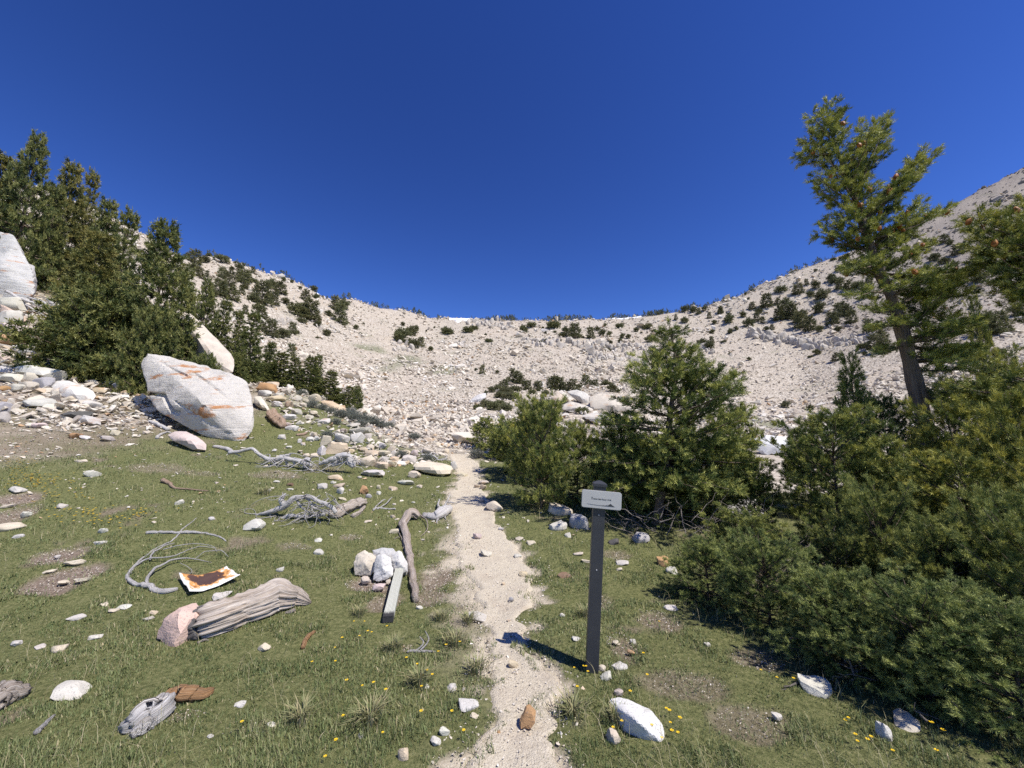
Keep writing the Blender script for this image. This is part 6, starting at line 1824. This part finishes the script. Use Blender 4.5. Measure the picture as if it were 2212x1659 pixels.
def far_trees(rows, fx, fy, k, region, group):
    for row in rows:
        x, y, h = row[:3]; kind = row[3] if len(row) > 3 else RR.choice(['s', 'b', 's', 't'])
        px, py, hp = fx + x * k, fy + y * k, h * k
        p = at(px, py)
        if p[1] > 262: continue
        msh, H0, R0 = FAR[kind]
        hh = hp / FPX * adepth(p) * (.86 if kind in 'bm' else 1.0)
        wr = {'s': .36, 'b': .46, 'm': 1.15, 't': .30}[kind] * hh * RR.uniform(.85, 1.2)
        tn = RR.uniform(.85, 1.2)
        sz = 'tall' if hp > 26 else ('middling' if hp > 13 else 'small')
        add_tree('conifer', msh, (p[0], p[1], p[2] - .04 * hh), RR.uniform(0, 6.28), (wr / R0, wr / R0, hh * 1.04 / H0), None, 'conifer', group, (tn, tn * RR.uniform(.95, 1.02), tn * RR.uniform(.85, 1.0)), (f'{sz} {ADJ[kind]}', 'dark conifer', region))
ZA = (389.3, 513.2, .16)
far_trees([(190, 350, 190, 's'), (100, 280, 95, 's'), (170, 440, 110, 'b'), (250, 540, 140, 's'), (350, 530, 90, 't'), (550, 330, 90, 'm'), (390, 250, 40, 'm'), (30, 470, 130, 't'), (320, 340, 110, 'b'), (560, 540, 150, 's'), (650, 650, 210, 's'), (690, 440, 60, 'b'),
           (800, 440, 110, 'b'), (850, 620, 190, 's'), (790, 560, 120, 't'), (910, 600, 150, 's'), (980, 480, 90, 's'), (1000, 605, 50, 'm'), (620, 280, 50, 'm'), (840, 380, 40, 'm'), (760, 360, 40, 'm')], *ZA, 'high on the left ridge', 'conifers high on the left ridge')
far_trees([(1240, 700, 170, 'b'), (1400, 590, 65, 'b'), (1100, 900, 310, 's'), (1090, 1110, 190, 's'), (980, 870, 140, 'b'), (1350, 760, 170, 's'), (1260, 910, 170, 's'), (1430, 900, 100, 'b'), (1510, 910, 50, 'b'), (1500, 610, 50, 'b'), (1620, 700, 55, 'b'), (1810, 700, 90, 'b'),
           (520, 790, 230, 's'), (440, 790, 110, 'b'), (580, 790, 150, 's'), (710, 850, 180, 's'), (830, 770, 100, 's'), (860, 690, 60, 'm'), (690, 1000, 60, 'b'), (1180, 850, 120, 'b'), (1040, 980, 120, 'b')], *ZA, 'below the left ridge', 'conifers on the left slope')
far_trees([(1600, 1070, 220, 'b'), (1750, 1110, 270, 's'), (1690, 840, 140, 's'), (1830, 830, 90, 'b'), (1850, 1200, 90, 'b'), (1640, 1150, 65, 'm'), (1840, 1110, 70, 'b'), (2080, 980, 190, 's'), (2010, 1060, 90, 'b'), (2150, 1150, 260, 's'), (2190, 960, 160, 'b'), (1680, 1080, 180, 's'),
           (1230, 1340, 240, 's'), (1110, 1270, 140, 's'), (1360, 1350, 140, 'b'), (1450, 1350, 110, 'b'), (1510, 1300, 155, 's'), (1590, 1300, 55, 'b'), (1980, 1330, 85, 'b'), (1850, 1360, 26, 'm'), (1930, 790, 35, 'b'), (2020, 800, 40, 'm'), (870, 1030, 120, 's'), (740, 1080, 90, 's'), (1170, 1640, 190, 't'), (1490, 1600, 170, 't'), (2100, 1255, 14, 'm'), (2210, 1210, 60, 'b')],
          *ZA, 'low on the left slope', 'conifers in the lower left groups')
ZD = (442.4, 530.9, .3466)
far_trees([(1220, 600, 100, 'b'), (1200, 580, 60, 's'), (1290, 560, 70, 'b'), (1320, 530, 40, 'b'), (1310, 640, 70, 'b'), (1345, 630, 60, 's'), (1280, 620, 50, 'b'), (1405, 655, 32, 'b'), (1235, 500, 30, 'b'), (1500, 545, 50, 'b'), (1515, 552, 40, 'm'), (1640, 540, 36, 'm'), (1680, 522, 24, 'm'), (1750, 560, 18, 'b'), (1770, 600, 22, 'm'), (940, 520, 32, 'b'), (970, 555, 20, 'b'),
           (760, 560, 45, 'b'), (1730, 800, 55, 's'), (1690, 780, 22, 'b'), (1822, 797, 26, 'b'), (1430, 515, 16, 'b'), (1380, 535, 14, 'b'), (1410, 650, 24, 's'), (990, 490, 14, 'b')], *ZD, 'on the central headwall', 'conifers on the central headwall')
ZCc = (1106, 654.8, .22)
far_trees([(120, 290, 85, 'b'), (95, 250, 40, 'b'), (190, 235, 45, 'm'), (400, 245, 70, 'm'), (450, 235, 60, 'b'), (530, 300, 85, 'b'), (620, 340, 140, 's'), (590, 325, 90, 's'), (500, 330, 40, 'm'), (340, 390, 50, 'b'), (285, 402, 40, 'b'), (440, 382, 22, 'b'), (480, 372, 20, 'b'), (770, 345, 110, 's'), (840, 275, 55, 'b'), (880, 325, 80, 'b'), (950, 330, 65, 'b'), (1060, 240, 45, 'm'), (1220, 282, 50, 'b'),
           (1330, 252, 50, 'm'), (1080, 342, 52, 'b'), (1140, 347, 48, 'b'), (1060, 392, 52, 'b'), (970, 402, 40, 'b'), (1190, 392, 30, 'b'), (1350, 385, 80, 'b'), (1400, 315, 70, 'b'), (1370, 462, 50, 'b'), (940, 472, 30, 'm'), (900, 452, 30, 'b'), (650, 387, 25, 'b'), (700, 345, 28, 'b'), (1270, 302, 25, 'b'), (910, 235, 40, 'b'), (330, 300, 30, 'b'), (300, 255, 30, 'b'), (420, 290, 20, 'm')], *ZCc, 'under the central skyline', 'conifers under the skyline right of centre')
far_trees([(2050, 105, 65, 's'), (2130, 172, 75, 's'), (1990, 203, 45, 'b'), (1940, 152, 65, 's'), (1890, 72, 60, 'b'), (1960, 302, 50, 'b'), (1880, 432, 95, 'b'), (1950, 452, 85, 'b'), (1960, 392, 65, 's'), (2082, 384, 22, 'm'), (2140, 507, 22, 'b'), (1920, 692, 32, 'm'), (1700, 192, 70, 'b'), (1610, 160, 50, 's'), (1830, 110, 60, 's'), (1780, 90, 70, 'b'), (2140, 300, 60, 'b'), (1700, 80, 60, 'b')], *ZCc, 'on the lower right shoulder', 'conifers on the right shoulder')
# groves round the knoll
far_trees([(10, 785, 140, 's'), (50, 790, 120, 's'), (90, 792, 90, 's'), (120, 862, 100, 's'), (160, 855, 100, 't'), (240, 862, 90, 's'), (270, 864, 100, 't'), (390, 855, 130, 's'), (430, 852, 135, 's'), (470, 852, 125, 's'), (510, 855, 80, 't'), (550, 862, 90, 's'), (600, 862, 120, 't'), (660, 845, 60, 'b'), (720, 825, 120, 's'), (780, 832, 75, 's'), (820, 832, 85, 't'), (920, 832, 85, 'b'), (990, 872, 95, 'b'), (1040, 882, 45, 'b'),
           (-40, 800, 70, 's'), (-70, 840, 90, 's'), (-110, 850, 80, 's'), (-150, 870, 80, 'b'), (30, 870, 60, 'm'), (-60, 900, 70, 'm'), (-20, 940, 70, 'm'), (200, 890, 45, 'm'), (330, 900, 45, 'm'), (450, 900, 40, 'm'), (-110, 930, 60, 'm'), (-200, 880, 70, 'b'), (-260, 900, 50, 'b'), (690, 1080, 60, 'm'), (-330, 1050, 60, 'm'), (-250, 1020, 70, 'm'), (-180, 1050, 80, 'm'), (-120, 1010, 60, 'm'), (-60, 1060, 80, 'm'), (640, 870, 30, 'm'), (-300, 960, 45, 'm')],
          *ZCc, 'round the knoll outcrop', 'conifers round the knoll')
ZR = (1548.4, 530.9, .2133)
far_trees([(510, 620, 135, 's'), (650, 470, 60, 'm'), (830, 490, 110, 's'), (910, 400, 65, 's'), (1010, 430, 85, 'b'), (1060, 540, 120, 'b'), (950, 520, 75, 'b'), (1030, 680, 130, 'b'), (1150, 362, 90, 'b'), (1200, 385, 90, 'b'), (1260, 432, 100, 's'), (1340, 445, 100, 's'), (1430, 422, 60, 'm'), (1510, 525, 85, 'b'), (1540, 375, 75, 's'), (620, 595, 70, 's'), (360, 645, 75, 's'), (430, 685, 65, 'b'), (270, 722, 65, 'b'), (290, 500, 32, 'b'), (110, 612, 30, 'b'), (1240, 250, 40, 'm'), (1000, 260, 30, 'b'), (160, 520, 26, 'b'), (320, 545, 30, 'b'), (1400, 250, 50, 'b'), (1300, 130, 40, 'm'), (1180, 150, 30, 'm')],
          *ZR, 'high on the right mountainside', 'conifers high on the right mountainside')
far_trees([(330, 822, 115, 'b'), (410, 762, 85, 's'), (120, 782, 95, 'b'), (40, 682, 75, 's'), (200, 855, 50, 'b'), (640, 752, 155, 's'), (720, 722, 190, 's'), (780, 742, 160, 's'), (870, 832, 180, 's'), (950, 862, 150, 's'), (1040, 872, 75, 'b'), (1170, 802, 130, 's'), (1240, 722, 140, 's'), (1290, 682, 120, 's'), (1220, 872, 65, 'b'), (1370, 782, 130, 's'), (1540, 872, 130, 's'), (1640, 902, 120, 's'), (1600, 1042, 150, 's'), (1700, 1072, 180, 's'), (1490, 1032, 50, 'm'), (1500, 1112, 50, 'b'), (1020, 1102, 65, 'b'), (950, 1132, 24, 'm'), (1210, 1162, 80, 's'), (330, 1162, 42, 'b'), (130, 1102, 26, 'b'), (230, 1242, 24, 'b'), (690, 1642, 80, 'b'), (950, 1660, 60, 'b'), (470, 782, 65, 's'), (510, 862, 55, 'b'), (560, 852, 55, 's'), (1340, 700, 110, 's'), (1200, 760, 100, 'b'), (820, 780, 120, 'b'), (680, 740, 120, 'b')],
          *ZR, 'round the jagged cliff band', 'conifers round the right cliff band')
far_trees([(330, 330, 60, 'b'), (420, 300, 55, 's'), (500, 380, 70, 's'), (560, 340, 60, 'b'), (640, 420, 80, 's'), (700, 470, 70, 'b'), (600, 500, 80, 'b'), (420, 440, 55, 'b'), (350, 420, 55, 'b'), (480, 470, 60, 'b'), (870, 310, 40, 'm'), (760, 330, 50, 'b'), (900, 780, 90, 'b'), (880, 650, 40, 'm'), (720, 900, 150, 's'), (790, 890, 140, 's'), (690, 900, 110, 's'), (760, 1050, 70, 'b'), (600, 1080, 120, 't'), (450, 320, 40, 'b'), (540, 560, 90, 'b'), (650, 560, 80, 'b'), (380, 560, 60, 'b'), (860, 620, 60, 'b')],
          1902.3, 424.7, .3305, 'behind the leaning fir', 'conifers behind the leaning fir')

# skyline fringe of far trees, one mass
def treeline():
    r = np.random.default_rng(77); g = Geo()
    pieces = []
    tm = shoot_templates(7, .5, .3, 9, 3, .7)
    px = np.concatenate([r.uniform(680, 960, 150), r.uniform(940, 1450, 420), r.uniform(1400, 1640, 190), r.uniform(1640, 1840, 60), r.uniform(420, 700, 70)])
    P = []; D = []; L = []; V = []
    for x in px:
        if 962 < x < 1012 and r.random() < .9: continue
        if 655 < x < 700 and r.random() < .8: continue
        cl = float(fbm(np.array(x * .03), np.array(.5), 8, 3))
        if r.random() > .75 + cl: continue
        Yr = float(np.interp(x, _cols, RIDGE)) * r.uniform(.972, 1.01)
        X = (x - CX) / FPX * Yr * 1.03; z = float(ground(X, Yr))
        H = r.uniform(1.1, 2.6) * (1.25 if cl > .1 else .8)
        n = 9
        for q in range(n):
            u = q / (n - 1); rr = H * .40 * (1 - u) + .15
            a = r.uniform(0, 6.28)
            P.append((X + math.cos(a) * rr * .5, Yr + math.sin(a) * rr * .5, z + H * u * .9)); D.append((math.cos(a) * (1 - u), math.sin(a) * (1 - u), .3 + u)); L.append(H * .42); V.append(r.uniform(.15, .75))
    expand_shoots(g, r, np.array(P), np.array(D), np.array(L), np.array(V), tm)
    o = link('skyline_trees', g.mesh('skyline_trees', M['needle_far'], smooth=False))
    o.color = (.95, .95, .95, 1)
    tag(o, 'dark fringe of stunted trees along the far skyline', None, None, 'stuff')
treeline()

# ---- low grey-green shrubs on the crest
SH = conifer_mesh(601, .5, .9, 60, .11, shoot_templates(8, .45, .12, 12, 3, .9), 'shrub', dome, .02, 15, 70, gap=.13, side=.4, inner=.2, tmat='twig')
for i, (x, y, hw) in enumerate([(520, 350, 60), (620, 370, 50), (690, 400, 50), (780, 440, 70), (860, 440, 80), (900, 470, 70), (980, 490, 80), (1060, 510, 80), (1140, 540, 70), (1210, 545, 60), (740, 500, 50), (660, 620, 60), (430, 240, 50), (300, 180, 50), (1440, 640, 60), (960, 520, 60), (1330, 800, 60), (1560, 830, 60), (2000, 800, 70), (1950, 640, 60)]):
    p = at(548.6 + x * .24, 796.3 + y * .24); s_ = hw * .24 / FPX * adepth(p) / .9
    add_tree('grey_shrub', SH, (p[0], p[1], p[2] - .02), RR.uniform(0, 6), (s_ * 1.2, s_ * 1.2, s_ * 1.1), None, 'shrub', 'grey shrubs on the crest', (1, 1, 1), ('low grey green', 'shrub', 'on the crest above the rubble' if x < 1300 else 'near the top of the trail'))

# ---- dry grass tufts and flowers
def tuft_mesh(seed, n, h, lo, hi):
    r = np.random.default_rng(seed); g = Geo()
    for i in range(n):
        a = r.uniform(0, 6.28); d = np.array([math.cos(a), math.sin(a), 0]); sd = np.array([-d[1], d[0], 0]) * .0022
        b = d * abs(r.normal(0, .035)); hh = h * r.uniform(.5, 1.2); l = r.uniform(.2, 1.1) * hh
        m = b + d * l * .35 + np.array([0, 0, hh * .75]); t = b + d * l + np.array([0, 0, hh * .95])
        g.add([b - sd, b + sd, m + sd, m - sd, t], [[0, 1, 2], [0, 2, 3], [3, 2, 4]], r.uniform(lo, hi))
    return g.mesh('grass_tuft', M['grass'])
TUFT = [tuft_mesh(i, 130, .085, .62, .92) for i in range(3)]
for (px, py, s_) in [(1012, 1345, 1.1), (985, 1392, 1.3), (1030, 1452, 1.2), (848, 1405, 1.0), (800, 1560, 1.3), (1240, 1545, 1.2), (700, 1010, 1.3), (570, 1068, 1.6), (1262, 1330, 1.0), (775, 1330, .9), (905, 1480, 1.2), (650, 1560, 1.1), (1330, 1560, .9), (950, 1340, .9)]:
    p = at(px, py)
    o = link('dry_grass_tuft', RR.choice(TUFT), None, p, (0, 0, RR.uniform(0, 6)), (s_, s_, s_ * RR.uniform(.8, 1.1)))
    pend(o, 'straw brown dry', 'grass tuft', 'right of the trail' if px > 1120 else ('along the left trail edge' if px > 930 else 'in the meadow left of the trail'), 'grass tuft', 'dry grass tufts')

def flower_mesh(seed, h):
    r = np.random.default_rng(seed)
    gs = Geo(); top = np.array([r.normal(0, .02), r.normal(0, .02), h])
    V, F, G = tube(np.array([[0, 0, 0], top * .5 + [.004, 0, 0], top]), [.0016, .0014, .0012], 4); gs.add(V, F)
    gp = Geo()
    for i in range(6):
        a = i * 1.047 + r.normal(0, .1); d = np.array([math.cos(a), math.sin(a), .25]); s = np.array([-math.sin(a), math.cos(a), 0])
        q = top + d * .002
        gp.add([q, q + d * .009 + s * .006, q + d * .015, q + d * .009 - s * .006], [[0, 1, 2], [0, 2, 3]])
    return gs.mesh('stalk', M['leafg'], attr=False), gp.mesh('petals', M['petal'], attr=False)
FL = [flower_mesh(i, h) for i, h in enumerate((.06, .09, .12))]
def flowers(rows, fx, fy, k, region):
    for (x, y) in rows:
        p = at(fx + x * k, fy + y * k + 6)
        st, pe = RR.choice(FL)
        o = empty('yellow_flower', p, RR.uniform(0, 6)); s_ = RR.uniform(.5, .72) * (1.0 if p[1] < 4 else 1.3); o.scale = (s_,) * 3
        link('stalk', st, o); link('petals', pe, o)
        pend(o, 'small bright yellow', 'wildflower', region, 'flower', 'yellow wildflowers')
flowers([(850, 1470), (905, 1450), (980, 1475), (1105, 1555), (1160, 1490), (1200, 1475), (1150, 1440), (1120, 1385), (1145, 1385), (1200, 1540), (950, 1295), (1015, 1085), (1060, 1470)], 973.3, 973.3, .4135, 'round the large speckled rock')
flowers([(700, 1145), (720, 1170), (705, 1165), (645, 1145), (665, 1255), (1090, 920), (1025, 1225)], 973.3, 973.3, .4135, 'at the foot of the signpost')
flowers([(760, 985), (725, 995), (835, 870), (865, 930), (900, 925), (930, 910), (885, 860), (1020, 905), (1125, 1060), (1175, 1115), (1220, 1155), (1235, 1175), (1260, 1175), (1210, 1230), (945, 1190), (930, 1215), (870, 1230), (785, 1230), (720, 1110), (595, 1100), (1345, 1020), (1300, 1040), (1420, 1000), (1210, 1370), (1385, 1405), (1455, 1505), (760, 1435), (740, 1560), (670, 1620), (190, 1450), (1000, 1265), (985, 1520)], 442.4, 1017.5, .3866, 'in the grass below the fallen post')
flowers([(600, 1320), (660, 1300), (625, 1478), (645, 1480), (685, 1580), (715, 1585), (730, 1580), (660, 1550), (820, 1605), (1005, 1635), (1040, 1560), (995, 1535), (1055, 1442), (405, 1300), (345, 1305)], 1504, 796.3, .52, 'in the grass below the right thicket') if False else flowers([(625, 1478), (645, 1484), (685, 1580), (715, 1585), (730, 1580), (660, 1550), (820, 1605), (1005, 1635), (1040, 1560), (995, 1535), (1055, 1442), (405, 1300), (345, 1305), (265, 1270)], 1504, 796.3, .52, 'in the grass below the right thicket')
def flower_mass():
    r = np.random.default_rng(5); g = Geo()
    spots = [(80, 1040, 70, 14, 110), (30, 1000, 40, 14, 50), (190, 1115, 60, 16, 40), (120, 1075, 60, 12, 30), (250, 1130, 60, 15, 16), (880, 950, 40, 8, 60), (930, 965, 30, 6, 30), (30, 960, 40, 10, 25), (310, 1110, 50, 10, 14)]
    for (px, py, sx, sy, n) in spots:
        for _ in range(n):
            p = at(px + r.normal(0, sx * .6), py + r.normal(0, sy * .7)); h = r.uniform(.05, .10); s = .010 + .0007 * p[1]
            c = p + np.array([0, 0, h * .6]); V = [c]; F = []
            for i in range(6):
                a = i * 1.047; V.append(c + np.array([math.cos(a) * s, math.sin(a) * s, .004]))
            for i in range(6): F.append((0, 1 + i, 1 + (i + 1) % 6))
            g.add(V, F)
    o = link('wildflower_patch', g.mesh('wildflower_patch', M['petal'], attr=False)); tag(o, 'sprinkle of tiny yellow flowers across the far meadow', None, None, 'stuff')
flower_mass()
settle_labels()
